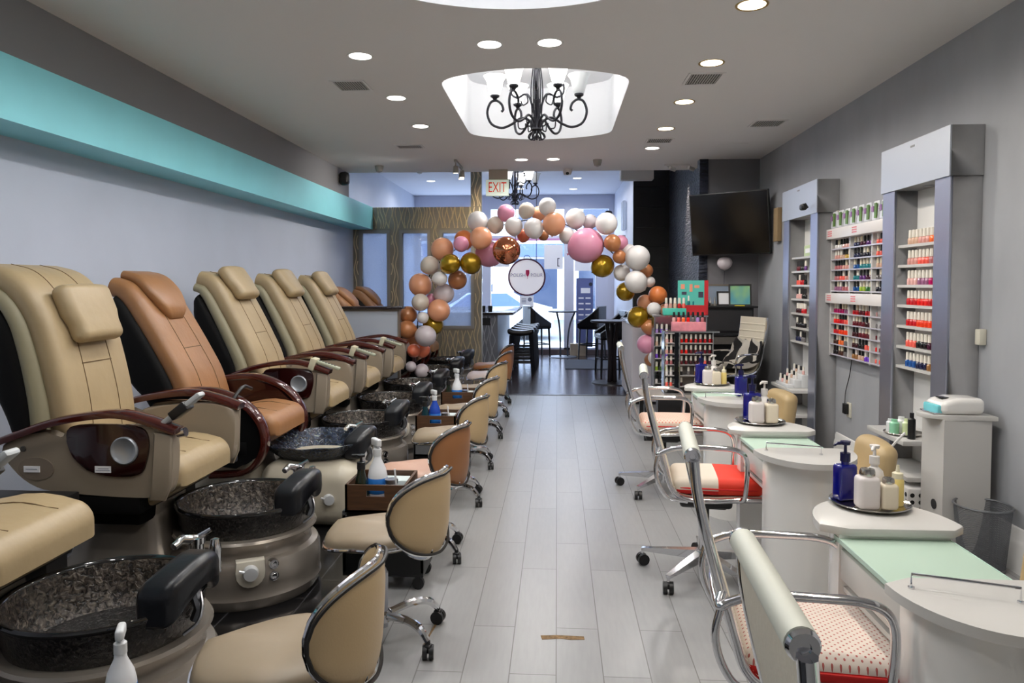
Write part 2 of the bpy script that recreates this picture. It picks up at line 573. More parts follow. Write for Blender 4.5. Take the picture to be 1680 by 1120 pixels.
tr = thing('street_tree', 'thin tree with white blossom outside the window', 'tree', (-1.75, 19.0, -.1))
MB().tube([(0, 0, 0), (.02, 0, 1.0), (-.02, 0, 1.9)], [.05, .04, .02], 8).build('trunk', mat('bark', (90, 80, 72), .9), tr)
cr = MB()
for i in range(26):
    a = rnd.random() * 6.28
    cr.sphere((math.cos(a) * rnd.random() * .5, math.sin(a) * rnd.random() * .3, 1.7 + rnd.random() * .4), .1 + .05 * rnd.random(), 8, 5)
cr.build('crown', mat('blossom', (232, 234, 232), .9), tr)

# signs on and at the window
M_paper = mat('white_paper', (236, 236, 240), .7)
M_ink = mat('dark_ink', (40, 42, 60), .6)
M_inkgrey = mat('grey_ink', (120, 124, 140), .6)
t = thing('window_sign', 'white window sign with reversed black lettering, left pane', 'sign', (-1.2, YS - .03, 2.05))
MB().box(-.17, .17, -.004, .004, -.16, .16).build('sheet', M_paper, t)
text('lettering', 'SPA', .15, M_ink, t, (0, .0055, 0), (R(90), 0, R(180)), .0006)
text('lettering', 'SPA', .15, M_ink, t, (0, -.0055, 0), (R(90), 0, R(180)), .0006)
t = thing('window_sign', 'tall white window sign right of the round hanging sign', 'sign', (-.08, YS - .03, 2.1))
MB().box(-.2, .2, -.004, .004, -.26, .26).build('sheet', M_paper, t)
text('lettering', '[', .2, M_ink, t, (.1, -.0055, -.1), (R(90), 0, 0), .0006)
t = thing('window_sign', 'white window sign on the right hand pane', 'sign', (.55, YS - .03, 2.0))
MB().box(-.17, .2, -.004, .004, -.2, .2).build('sheet', M_paper, t)
t = thing('window_flyer', 'white notice taped below the round hanging sign', 'flyer', (-.66, YS - .03, 1.13))
MB().box(-.15, .15, -.003, .003, -.13, .13).build('sheet', M_paper, t)
f = MB(); f.lathe([(0, -.001), (.045, -.001), (.045, .001), (0, .001)], 16, M=Matrix.Translation((.07, -.0045, .05)) @ Matrix.Rotation(R(90), 4, 'X'))
for i in range(4):
    f.box(-.11, -.01, -.005, -.0035, .06 - i * .03, .072 - i * .03)
f.build('print', M_inkgrey, t)
t = thing('menu_poster', 'tall blue poster with white text on the right pane', 'poster', (.59, YS - .10, .9))
MB().box(-.18, .18, -.006, .006, -.74, .74).build('sheet', mat('blue_poster', (92, 102, 150), .5), t)
f = MB(); f.box(-.08, .12, -.009, -.007, .42, .53)
for i in range(6):
    f.box(-.13, -.02, -.009, -.007, .30 - i * .12, .33 - i * .12); f.box(.02, .13, -.009, -.007, .30 - i * .12, .33 - i * .12)
f.build('print', M_paper, t)
MB().lathe([(0, -.002), (.04, -.002), (.04, .002), (0, .002)], 16, M=Matrix.Translation((.13, -.009, .61)) @ Matrix.Rotation(R(90), 4, 'X')).build('badge', M_ink, t)

# round hanging sign
SY = 11.6
rt = thing('hanging_sign', 'round white illuminated sign hanging by the storefront window', 'sign', (-.478, SY, 1.62))
Mx = Matrix.Rotation(R(90), 4, 'X')
MB().lathe([(0, -.03), (.275, -.03), (.275, .03), (0, .03)], 48, M=Mx).build('face', mat('sign_face', (240, 240, 250), .5, emit=(235, 238, 255), estr=.5), rt)
MB().lathe([(.272, -.036), (.297, -.036), (.297, .036), (.272, .036), (.272, -.036)], 48, M=Mx).build('rim', mat('plum_rim', (84, 34, 74), .4), rt)
M_let = mat('sign_letters', (104, 90, 124), .5)
text('lettering', 'POLISH', .078, M_let, rt, (-.14, -.034, .03), (R(90), 0, 0), .001, .95)
text('lettering', 'POUR', .078, M_let, rt, (.155, -.034, .03), (R(90), 0, 0), .001, .95)
g = MB(); g.prism([(-.028, .085), (.028, .085), (.03, .03), (.018, -.005), (.005, -.02), (-.005, -.02), (-.018, -.005), (-.03, .03)], 'xz', -.036, -.032)
g.box(-.003, .003, -.036, -.032, -.05, -.02); g.box(-.014, .014, -.036, -.032, -.056, -.05)
e = g.build('emblem', mat('magenta_print', (206, 24, 100), .5), rt, loc=(.012, 0, .03)); e['label'] = 'magenta wine glass emblem'
cd = MB(); cd.tube([(-.18, 0, .235), (-.18, 0, 1.8)], .006, 6); cd.tube([(.15, 0, .255), (.15, 0, 1.8)], .006, 6)
cd.build('hanging_rod', mat('plum_cord', (60, 40, 60), .6), rt)
MB().tube(catmull([(-.05, 0, .29), (-.03, 0, .34), (.02, 0, .345), (.06, 0, .3), (.1, 0, .27)], 5), .005, 6).build('cord', M_black, rt)

# ------------------------------------------------------------------ wave partition
M_wave = mat('bronze_panel', (142, 134, 120), .4, .15, noise=.12, nscale=5)
M_ridge = mat('wave_ridge', (214, 196, 158), .28, .3)
def waves(mb, x0, x1, z0, z1, y, pitch=.08, r=.0075, seed=1, hole=None):
    rr = random.Random(seed)
    x = x0 + .03
    kk = 0
    while x < x1 - .02:
        ph = 0 if kk % 2 else PI
        amp = .016 + .012 * rr.random(); lam = .34 + .10 * rr.random(); ph += rr.random() * 1.6
        run = []
        nz = max(4, int((z1 - z0) / .035))
        for i in range(nz + 1):
            z = z0 + (z1 - z0) * i / nz
            xx = x + amp * math.sin(2 * PI * z / lam + ph)
            bad = xx < x0 + .008 or xx > x1 - .008
            if hole:
                for hx0, hx1, hz0, hz1 in hole:
                    if hx0 - .01 < xx < hx1 + .01 and hz0 - .01 < z < hz1 + .01:
                        bad = True
            if bad:
                if len(run) > 2:
                    mb.tube(run, r, 5)
                run = []
            else:
                run.append((xx, y, z))
        if len(run) > 2:
            mb.tube(run, r, 5)
        x += pitch * (.42 + .3 * rr.random()); kk += 1
YP = 11.0
wins = [(-2.98, -2.56), (-2.36, -1.94), (-1.75, -1.28)]
ZW0, ZW1 = .86, 2.30
pt = MB()
xs = [-3.1] + [v for w in wins for v in w] + [-1.137]
for a, b in zip(xs[0::2], xs[1::2]):
    pt.box(a, b, YP, YP + .1, ZW0, ZW1)
pt.box(-3.1, -1.137, YP, YP + .1, 0, ZW0); pt.box(-3.1, -1.137, YP, YP + .1, ZW1, 2.67)
pt.box(-1.30, -1.137, YP, YP + .1, 2.67, 3.43)
pt.mi = 1
holes = [(a - .03, b + .03, ZW0 - .03, ZW1 + .03) for a, b in wins]
waves(pt, -3.1, -1.137, .0, 2.67, YP - .002, hole=holes)
waves(pt, -1.30, -1.137, 2.68, 3.40, YP - .002, seed=5)
struct(pt.build('wall_partition', [M_wave, M_ridge]))
M_frost = frosted_mat('textured_glass', (226, 236, 252), .5, .12, 70, .05)
for i, (a, b) in enumerate(wins):
    n = 7 + i
    o = MB().box(a + .02, b - .02, YP + .045, YP + .055, ZW0 + .02, ZW1 - .02).build('window_%d' % n, M_frost); struct(o)
    f = MB()
    f.box(a - .025, a + .02, YP - .015, YP + .11, ZW0 - .025, ZW1 + .025); f.box(b - .02, b + .025, YP - .015, YP + .11, ZW0 - .025, ZW1 + .025)
    f.box(a + .02, b - .02, YP - .015, YP + .11, ZW0 - .025, ZW0 + .02); f.box(a + .02, b - .02, YP - .015, YP + .11, ZW1 - .02, ZW1 + .025)
    o = f.build('window_frame', mat('window_frame_paint', (150, 146, 140), .4), o)

# ------------------------------------------------------------------ wine bar
bc = thing('bar_counter', 'bar counter with dark granite top and wavy grey front', 'counter', (-1.6, 13.5, 0))
cb = MB(); cb.box(-.5, .62, -1.45, 1.6, 0, 1.0)
cb.mi = 1
waves(cb, -.4, .6, .05, .98, -1.452, seed=9, r=.007)
cb.build('cabinet', [mat('grey_wave_panel', (126, 128, 136), .4, .3), mat('grey_ridge', (190, 192, 200), .3, .5)], bc)
M_granite = mat('dark_granite', (42, 36, 38), .15, noise=.6, nscale=90)
MB().box(-.55, .88, -1.52, 1.65, 1.0, 1.045, b=.008).build('worktop', M_granite, bc)
MB().box(-.18 + .5 - .16, .5, -1.462, -1.45, .83, .95).build('outlet_plate', M_black, bc)
for i, x in enumerate((-1.25, -1.13)):
    g = MB(); g.lathe([(0, 0), (.035, 0), (.04, .1), (.032, .1), (.03, .01), (0, .01)], 14, (x, 12.35, 1.045))
    tag(g.build('tumbler', M_black), 'black tumbler on the bar counter, %s one' % ('left hand' if i == 0 else 'right hand'), 'cup', 'tumblers on the bar')
def barstool(loc, label, first=None):
    if first:
        return dup(first, loc, None, label)
    t = thing('bar_stool', label, 'stool', loc, 0, 'black stools along the bar counter')
    s = MB()
    s.rbox((0, 0, .70), (.44, .32, .09), .04, 6, 3, fn=lambda p: (p[0], p[1], p[2] + .35 * p[0] * p[0] * 2))
    s.build('seat', mat('black_leather_gloss', (16, 15, 18), .25), t)
    for sx in (-1, 1):
        for sy in (-1, 1):
            l = MB(); l.tube([(sx * .16, sy * .11, .67), (sx * .2, sy * .135, 0)], [.026, .02], 4)
            l.build('leg', M_black, t)
    st = MB()
    for z in (.2, .32):
        st.box(-.19, .19, -.135, -.12, z, z + .025); st.box(-.19, .19, .12, .135, z, z + .025)
    st.box(-.19, -.175, -.13, .13, .26, .285); st.box(.175, .19, -.13, .13, .26, .285)
    st.build('stretcher', M_black, t)
    return t
bs = barstool((-.6, 12.15, 0), 'black backless saddle stool nearest along the bar counter')
for i, lb in enumerate(('second black saddle stool from the near end of the bar', 'third black saddle stool from the near end of the bar', 'farthest black saddle stool along the bar counter')):
    barstool((-.58 + .01 * i, 12.75 + .6 * i, 0), lb, bs)

def barchair(loc, rz, label):
    t = thing('bar_chair', label, 'chair', loc, rz, 'black bar chairs at the high tables')
    s = MB(); s.rbox((0, 0, .64), (.46, .46, .1), .035, 3, 3); s.build('seat', MATS['black_leather_gloss'], t)
    b = MB()
    # wing back: top edge falls toward the front at both sides
    nphi = 21
    outer, inner = [], []
    rings = []
    for i in range(nphi):
        u = -1 + 2 * i / (nphi - 1)
        if abs(u) < .45:
            x, y = -.23, u / .45 * .23
            zt = 1.06
        else:
            q = (abs(u) - .45) / .55
            x, y = -.23 + q * .46, .23 * (1 if u > 0 else -1)
            zt = 1.06 - .36 * q ** .8
        d = Vector((-1, 0, 0)) if abs(u) < .45 else Vector((0, 1 if u > 0 else -1, 0))
        rings.append([Vector((x, y, .62)), Vector((x, y, zt)), Vector((x, y, zt)) - d * .045, Vector((x, y, .62)) - d * .045])
    b.loft(rings); b.build('backrest', MATS['black_leather_gloss'], t)
    tr_ = MB(); tr_.tube([r[1] + Vector((0, 0, .004)) for r in rings], .008, 6); tr_.build('stud_trim', M_steel, t)
    for sx in (-1, 1):
        for sy in (-1, 1):
            MB().tube([(sx * .19, sy * .19, .6), (sx * .21, sy * .21, 0)], [.024, .018], 4).build('leg', M_black, t)
    st = MB()
    st.box(-.2, .2, -.21, -.195, .26, .285); st.box(-.2, .2, .195, .21, .26, .285); st.box(.195, .21, -.2, .2, .26, .285)
    st.build('footrest', M_black, t)
    return t
barchair((-.42, 15.2, 0), R(25), 'black wing bar chair left of the thin high table')
barchair((.72, 15.1, 0), R(155), 'black wing bar chair right of the thin high table')
barchair((.9, 12.3, 0), R(190), 'black bar chair tucked behind the dark round high table')
def hightable(loc, r, label, m, bow):
    t = thing('high_table', label, 'table', loc)
    MB().lathe([(0, .93), (r - .01, .93), (r, .94), (r, .96), (0, .96)], 32).build('tabletop', m, t)
    for k in range(3):
        a = R(90 + 120 * k + (30 if bow else 0))
        pts = [(math.cos(a) * q, math.sin(a) * q, z) for q, z in ((r * .8, .93), (r * .5, .7), (r * .36, .45), (r * .32, .2), (r * .33, .02))] if bow else \
              [(math.cos(a) * q, math.sin(a) * q, z) for q, z in ((.1, .93), (.04, .5), (.05, .02))]
        MB().tube(catmull(pts, 5), .02 if bow else .035, 6).build('leg', m, t)
    MB().lathe([(0, 0), (r * .95, 0), (r * .93, .015), (.05, .025), (0, .025)], 32).build('base', m, t)
    return t
hightable((.12, 15.2, 0), .31, 'thin legged grey high table before the window', mat('grey_metal', (92, 96, 106), .4, .7), True)
hightable((.84, 11.2, 0), .33, 'dark round pedestal high table beside the reception desk', mat('dark_table', (30, 26, 28), .3), False)
t = thing('cardboard_box', 'small cardboard box on the floor by the window', 'box', (.45, 15.6, 0))
MB().box(-.17, .17, -.1, .1, 0, .25).build('carton', mat('cardboard', (176, 160, 140), .9), t)
MB().box(-.17, .17, -.02, .02, .25, .252).build('tape', mat('packing_tape', (200, 190, 160), .3), t)
dm = MB(); dm.box(.15, 1.15, 13.0, 14.6, .001, .012)
tag(dm.build('door_mat', mat('grey_mat', (70, 74, 84), 1.0, bump=.5, bscale=200)), 'grey mat on the dark wood floor near the storefront', 'mat')
# front area electrics
def ac(t): return t
t = thing('wall_speaker', 'black speaker high in the front right corner', 'speaker', (1.08, 15.6, 2.93)); MB().rbox((0, 0, 0), (.16, .16, .26), .05).build('case', M_black, t)
t = thing('air_unit', 'white curtain heater box hung at the ceiling step', 'heater', (1.16, 10.9, 3.12))
MB().box(-.24, .24, -.1, .1, -.09, .09, b=.015).build('case', mat('unit_white', (196, 194, 190), .5), t)
MB().cyl((0, 0, .09), (0, 0, .31), .02).build('hanger', M_black, t)
t = thing('entry_phone', 'clear plastic holder on the front right wall', 'holder', (1.19, 13.1, 2.72))
MB().box(-.05, .02, -.12, .12, -.26, .26, b=.02).build('case', frosted_mat('clear_plastic', (226, 232, 240), .45, .2, 0), t)
t = thing('switch_box', 'small grey switch box below the plastic holder', 'switch', (1.2, 13.3, 2.3)); MB().box(-.04, .02, -.06, .06, -.09, .09, b=.01).build('case', M_alud, t)
t = thing('wall_box', 'grey metal panel on the front right wall', 'panel', (1.2, 12.6, 1.92)); MB().box(-.05, .02, -.16, .16, -.2, .2, b=.01).build('case', mat('panel_grey', (160, 164, 172), .5), t)
# ------------------------------------------------------------------ pedicure massage chairs
def spine_pts(k, n=26):
    base = [(-.25, .70), (-.30, .92), (-.37, 1.08), (-.45, 1.24), (-.52, 1.37), (-.585, 1.48), (-.655, 1.555), (-.74, 1.585)]
    P = [Vector((-.25 + (x + .25) * k, 0, z)) for x, z in base]
    return catmull(P, 4)
def slab_loft(mb, sp, w, d0, d1, i0, i1, round_=.045, wfn=None, dfn=None, nseg=8):
    """sweeps a rounded cross section along the back's side profile; d0/d1 distances behind the front line"""
    rings = []
    N = len(sp)
    for i in range(i0, i1):
        t = (sp[min(i + 1, N - 1)] - sp[max(i - 1, 0)]).normalized()
        nb = Vector((-t.z, 0, t.x))      # points backwards
        if nb.x > 0 and i < N - 6: nb = -nb
        u = (i - i0) / max(1, i1 - 1 - i0)
        ww = w * (wfn(u) if wfn else 1); a, b = d0, d1
        if dfn: a, b = dfn(u)
        ring = []
        cx, hw, hd = (a + b) / 2, ww, (b - a) / 2
        r = min(round_, hd, hw)
        for (sy, sd) in ((1, 1), (-1, 1), (-1, -1), (1, -1)):
            qs = range(nseg // 2 + 1)
            for q in qs:
                base = {(1, 1): 0, (-1, 1): 90, (-1, -1): 180, (1, -1): 270}[(sy, sd)]
                an = R(base + 90 * q / (nseg // 2))
                yy = sy * (hw - r) + r * math.cos(an); dd = sd * (hd - r) + r * math.sin(an)
                ring.append(sp[i] + Vector((0, yy, 0)) + nb * (cx + dd))
        rings.append(ring)
    mb.loft(rings)
def rounded_poly(pts, n=4):
    return [(p.x, p.y) for p in catmull([(a, b, 0) for a, b in pts], n, True)]
def lathe_y(mb, c, prof, seg=24):
    """lathe whose axis is the y axis, profile (r, dy)"""
    M = Matrix.Translation(c) @ Matrix.Rotation(R(90), 4, 'X')
    mb.lathe(prof, seg, M=M)

def make_pedi(label, y, style='cream', k=1.0, pil=.70, arms=(-1, 1), upright=False, tub='pewter', remote=None, stickers=False, low=0.0, group='pedicure massage chairs along the left wall'):
    cream = style == 'cream'
    t = thing('pedicure_chair', label, 'pedicure chair', (-2.0, y, 0), 0, group)
    L = M_cream if cream else M_brownl
    sp = spine_pts(k)
    if upright:
        sp = catmull([Vector((x, 0, z)) for x, z in [(-.25, .70), (-.27, .92), (-.30, 1.08), (-.34, 1.24), (-.385, 1.37), (-.455, 1.48), (-.54, 1.55), (-.65, 1.58)]], 4)
    if low:
        sp = [Vector((p.x - low * (p.z - .74) * .8, 0, .74 + (p.z - .74) * (1 - low))) for p in sp]
    N = len(sp)
    # leather front
    b = MB()
    slab_loft(b, sp, .275, -.02, .10, 0, N, .05)
    b.build('backrest', L, t, sharp=60)
    for yy in (-.115, .115):
        sm = MB(); q = []
        for i in range(1, N):
            tt = (sp[i] - sp[i - 1]).normalized(); nb = Vector((-tt.z, 0, tt.x)); nb = nb if nb.x < 0 or i > N - 6 else -nb
            q.append(sp[i] - nb * .0205 + Vector((0, yy * (1 - .15 * i / N), 0)))
        sm.tube(q, .0025, 5); sm.build('seam', M_seam, t)
    i = N // 3; sm = MB()
    sm.tube([sp[i] + Vector((.0215, -.115, .002)), sp[i] + Vector((.0215, .115, .002))], .0025, 5)
    sm.build('seam', M_seam, t)
    if cream:
        bt = MB(); slab_loft(bt, sp, .295, .075, .19, 0, N, .05, dfn=lambda u: (.075, .19 - .05 * u))
        o = bt.build('side_trim', M_creams, t, sharp=60); o['label'] = 'grey beige vinyl band around the backrest'
    sh = MB()
    slab_loft(sh, sp, .285 if cream else .29, .17, .33, 0, N - 3, .06,
              dfn=(lambda u: (.15, .21 + .13 * math.sin(PI * min(1, u * .95 + .12)))) if cream else (lambda u: (.07, .20 + .13 * math.sin(PI * min(1, u * .95 + .1)))))
    sh.build('back_shell', M_shell, t, sharp=60)
    # head pillow
    i = int(N * pil)
    tt = (sp[i + 1] - sp[i - 1]).normalized(); nb = Vector((-tt.z, 0, tt.x)); nb = nb if nb.x < 0 else -nb
    an = math.atan2(tt.z, tt.x)
    M = Matrix.Translation(sp[i] - nb * .055) @ Matrix.Rotation(-an + PI / 2, 4, 'Y')
    p = MB()
    if cream:
        p.rbox((0, 0, .0), (.085, .37, .29), .04, 4, 3, fn=lambda q: (q[0] + .02 * (1 - (q[1] / .19) ** 2) * (q[0] > 0), q[1] * (1 - .12 * (q[2] < -.05)), q[2]), M=M)
        p.build('head_pillow', L, t, sharp=60)
    else:
        i0 = int(N * .50)
        slab_loft(p, sp, .17, -.075, -.015, i0, N, .028, wfn=lambda u: .45 + .62 * min(1, u / .4) ** .55 - .1 * max(0, u - .6), dfn=lambda u: (-.03 - .045 * min(1, u / .12 + .1) + .03 * max(0, u - .7), -.012))
    if False:
        p.rbox((-.01, 0, .02), (.075, .34, .44), .035, 5, 3, fn=None)
    if not cream:
        p.build('head_pillow', L, t, sharp=60)
    # seat with rolled front
    st = MB()
    def sfn(q):
        x, yy, z = q
        f = max(0, (x + .05) / .33)
        if z < .58:
            x -= .16 * f * min(1, (.58 - z) / .12)
            z += .03 * (1 - f)
        else:
            z += .035 * math.sin(min(1, max(0, (x + .1) / .38)) * PI) * (x > -.1) - .02 * f * f
            z -= .012 * (1 - (yy / .27) ** 2) * (x < .2)
        return (x, yy, z)
    st.rbox((-.02, 0, .575), (.60, .55, .245), .06, 7, 4, fn=sfn)
    st.build('seat', L, t, sharp=60)
    for yy in (-.12, .12):
        sm = MB()
        q = [Vector(sfn(Vector((x, yy, .6975)))) + Vector((0, 0, .001)) for x in [-.24 + .042 * j for j in range(12)]]
        sm.tube(q, .0025, 5); sm.build('seam', M_seam, t)
    # arms
    for s in arms:
        a = MB()
        if cream:
            path = catmull([(-.66, s * .33, .735), (-.45, s * .33, .815), (-.25, s * .33, .882), (0, s * .33, .918), (.15, s * .33, .895), (.30, s * .33, .845)], 6)
            w = [.043] * len(path)
        else:
            path = catmull([(-.6, s * .34, .79), (-.35, s * .34, .845), (-.1, s * .34, .86), (.08, s * .34, .80), (.2, s * .34, .69), (.24, s * .34, .56), (.2, s * .34, .44), (.1, s * .34, .36), (-.1, s * .34, .34)], 6)
            w = [.045] * len(path)
        rings = []
        for i, pnt in enumerate(path):
            d = (path[min(i + 1, len(path) - 1)] - path[max(i - 1, 0)]).normalized()
            n_ = Vector((-d.z, 0, d.x))
            rings.append([pnt + Vector((0, w[i] * cy, 0)) + n_ * (.019 * cz) for cy, cz in
                          ((1, .3), (.8, .85), (.4, 1.05), (-.4, 1.05), (-.8, .85), (-1, .3), (-.95, -.8), (.95, -.8))])
        a.loft(rings)
        arm = a.build('armrest', M_mahog, t, sharp=50)
        if cream:
            pm = MB()
            out = rounded_poly([(-.52, .77), (-.32, .835), (-.24, .80), (-.20, .84), (.1, .865), (.245, .845), (.28, .80), (.275, .64), (.245, .555), (.1, .54), (-.2, .555), (-.36, .58), (-.47, .66)], 4)
            pm.prism(out, 'xz', s * .285, s * .345, b=.01)
            sp_ = pm.build('side_panel', M_bplast, t, sharp=50)
            im = MB()
            out = rounded_poly([(-.19, .86), (0, .875), (.14, .86), (.175, .80), (.16, .70), (.12, .645), (-.02, .64), (-.14, .68), (-.2, .77)], 4)
            im.prism(out, 'xz', s * .34, s * .357, b=.006)
            im.build('inlay_panel', M_mahogd, sp_, sharp=50)
            cu = MB(); lathe_y(cu, (.065, s * .356, .757), [(0, -.003 * s), (.042, -.004 * s), (.05, -.010 * s), (.058, -.014 * s), (.063, -.010 * s), (.063, .004 * s)], 28)
            cu.build('cup_holder', mat('silver_plastic', (176, 180, 186), .3, .6), sp_)
            if stickers and s < 0:
                mk = MB(); mk.box(-.075, .0, -.3605, -.3585, .655, .685)
                mk.mi = 1; mk.box(-.06, -.01, -.3612, -.3604, .672, .675); mk.box(-.07, -.005, -.3612, -.3604, .664, .667)
                mk.build('sticker', [M_paper, M_inkgrey], sp_)
                mk = MB(); mk.lathe([(0, 0), (.085, 0), (.085, .004), (0, .004)], 28, M=Matrix.Translation((-.36, -.345, .665)) @ Matrix.Rotation(R(90), 4, 'X') @ Matrix.Scale(.62, 4, (0, 1, 0)))
                mk.build('cover_plate', mat('beige_plate', (122, 110, 96), .5), sp_)
                mk = MB(); mk.box(-.415, -.34, -.3535, -.350, .65, .678); mk.mi = 1; mk.box(-.405, -.35, -.3542, -.3534, .663, .666)
                mk.build('sticker', [M_paper, M_inkgrey], sp_)
                mk = MB(); lathe_y(mk, (-.42, -.347, .755), [(0, .006), (.012, .004), (.014, -.002)], 12)
                mk.build('bolt_cap', mat('dark_grey_plastic', (70, 68, 66), .4), sp_)
            fm = MB(); fm.prism([(.20, .84), (.285, .83), (.275, .6), (.245, .53), (.17, .53), (.2, .62)], 'xz', s * .335, s * .362, b=.008)
            fm.build('arm_post', M_bplast, sp_, sharp=50)
        else:
            pm = MB(); pm.prism([(-.35, .83), (-.1, .845), (.07, .78), (.18, .68), (.22, .56), (.18, .45), (.05, .38), (-.35, .42)], 'xz', s * .29, s * .335)
            pm.build('side_panel', M_mahogd if s > 0 else M_shell, t)
    # frame and pedestal
    fr = MB(); fr.box(-.36, .08, -.26, .26, .38, .50, b=.02); fr.box(-.34, .12, -.34, .34, .46, .545, b=.01)
    fr.build('frame', M_shell, t)
    tm = M_tub if tub == 'pewter' else M_tubc
    pd = MB()
    rings = []
    for z, x0, x1, w in ((0, -.62, .3, .34), (.06, -.6, .3, .33), (.1, -.5, .26, .27), (.2, -.36, .17, .22), (.36, -.3, .12, .18), (.47, -.28, .1, .17)):
        cx, hx = (x0 + x1) / 2, (x1 - x0) / 2
        rings.append([(cx + hx * abs(math.cos(a)) ** .5 * (1 if math.cos(a) > 0 else -1), w * abs(math.sin(a)) ** .5 * (1 if math.sin(a) > 0 else -1), z) for a in [2 * PI * j / 28 for j in range(28)]])
    pd.loft(rings); pd.build('pedestal', tm, t, sharp=55)
    # tub
    bx, by = .44, .05
    tb_ = MB()
    if tub == 'pewter':
        tb_.lathe([(0, 0), (.345, 0), (.357, .02), (.364, .05), (.356, .068), (.362, .11), (.36, .19), (.348, .215), (.318, .225), (.312, .24), (.316, .262), (.334, .285), (.344, .300), (.337, .312), (.29, .314), (.27, .25), (0, .2)], 48, (bx, by, 0))
    else:
        tb_.rbox((bx + .02, by - .02, .2), (.62, .66, .4), .12, 4, 4, fn=lambda q: (q[0] + .12 * max(0, .4 - q[2]) * (q[0] > bx), q[1], q[2]))
    tub_o = tb_.build('tub_base', tm, t, sharp=35)
    dk = MB()
    aa = [R(58 + 5 * q) for q in range(14)]
    dk.prism([(bx + .322 * math.cos(a), by + .322 * math.sin(a)) for a in aa] + [(bx + (.36 + .09 * math.sin((a - aa[0]) / (aa[-1] - aa[0]) * PI)) * math.cos(a), by + (.36 + .09 * math.sin((a - aa[0]) / (aa[-1] - aa[0]) * PI)) * math.sin(a)) for a in aa[::-1]], 'xy', .15, .385, b=.008)
    dk.build('deck', tm, tub_o, sharp=50)
    # control plate on the near side
    for an_, in ((-64,),):
        M = Matrix.Translation((bx, by, 0)) @ Matrix.Rotation(R(an_), 4, 'Z') @ Matrix.Translation((.36, 0, .19))
        cp = MB()
        out = [(-.062, .05), (.062, .05), (.064, .0)] + [(.064 * math.cos(R(a)), .064 * math.sin(R(a)) - .01) for a in range(0, -181, -20)] + [(-.064, 0)]
        cp.prism(out, 'yz', -.03, .022, b=.004, M=M)
        if tub == 'pewter':
            cp.build('control_plate', mat('ivory_plastic', (196, 190, 176), .35), tub_o)
        else:
            cp.bm.free()
        Mk = M @ Matrix.Rotation(R(90), 4, 'Y')
        kn = MB(); kn.lathe([(0, .02), (.034, .02), (.036, .035), (.03, .058), (0, .06)], 20, M=Mk)
        kn.tube([M @ Vector((.045, 0, 0)), M @ Vector((.05, -.05, .02))], .006, 6)
        kn.build('knob', mat('satin_silver', (206, 208, 210), .3, .35), tub_o)
        bt = MB()
        for da, z in ((.105, .20), (.105, .145)):
            M2 = Matrix.Translation((bx, by, 0)) @ Matrix.Rotation(R(an_) + da / .36, 4, 'Z') @ Matrix.Translation((.352, 0, z)) @ Matrix.Rotation(R(90), 4, 'Y')
            bt.lathe([(0, .016), (.012, .018), (.016, .012), (.019, .012), (.022, .016), (.026, .006), (.027, -.02)], 18, M=M2)
        bt.build('jet_button', M_chrome, tub_o)
    # bowl: dark textured resin
    bl_ = MB()
    if tub == 'pewter':
        bl_.lathe([(0, .26), (.265, .275), (.29, .285), (.308, .33), (.32, .40), (.328, .425)], 56, (bx, by, 0))
        bl_.mi = 1; bl_.lathe([(.328, .425), (.331, .436), (.325, .445), (.314, .443), (.309, .432)], 56, (bx, by, 0))
        bl_.mi = 2; bl_.lathe([(.309, .432), (.297, .38), (.28, .31), (.22, .24), (0, .225)], 56, (bx, by, 0))
        for f in [f for f in bl_.bm.faces if len(f.verts) > 4]:
            if f.material_index == 1 or (f.material_index == 0 and f.calc_center_median().z > .3) or (f.material_index == 2 and f.calc_center_median().z > .3):
                bl_.bm.faces.remove(f)
        bl_.build('basin', [M_bowl, M_bowlrim, M_bowlin], t, sharp=60)
    else:
        bl_.lathe([(.18, .36), (.25, .38), (.31, .43), (.345, .475), (.352, .485), (.345, .488), (.30, .45), (.24, .40), (.15, .36), (0, .35)], 72, (bx, by, .01),
                  wob=lambda a, z: 1 + (.035 * math.sin(a * 11) * max(0, (z - .38) / .1)))
        bl_.build('basin', M_bowlb, t, sharp=60)
    ft = MB()
    px, py = bx + .27, by - .03; pz = -.03
    def pfn(q):
        x, yy, z = q
        u = (yy - py) / .17
        z2 = z - .055 * u * u + .02
        if z < .50:
            z2 += .045 * (1 - u * u)
        return (x - .05 * (1 - u * u) * -1 + .0, yy, z2 + pz)
    ft.rbox((px, py, .52), (.13, .34, .15), .035, 6, 3, fn=pfn)
    ft.build('foot_pad', M_pad, t, sharp=60)
    br = MB(); br.tube([(px + .06, py, .46), (px + .075, py, .40), (bx + .33, py, .36)], .018, 8); br.build('pad_bracket', M_steel, t)
    fc = MB()
    fx, fy = bx + .14, by + .36
    fc.lathe([(.028, .35), (.028, .45), (.034, .452), (.034, .475), (.0, .48)], 14, (fx, fy, .03))
    fc.tube([(fx, fy, .495), (fx - .03, fy - .06, .515), (fx - .04, fy - .10, .50)], [.02, .018, .015], 10)
    fc.tube([(fx, fy, .50), (fx + .05, fy + .02, .53)], [.012, .009], 8)
    fc.lathe([(.022, .36), (.024, .45), (.016, .49), (.0, .495)], 12, (fx + .09, fy - .03, .02))
    fc.build('faucet', M_chrome, t)
    hs = MB(); hs.tube(catmull([(bx + .33, by + .0, .46), (bx + .365, by - .05, .42), (bx + .37, by - .09, .38), (bx + .335, by - .12, .35)], 5), .006, 6)
    hs.build('spray_hose', M_steel, t)
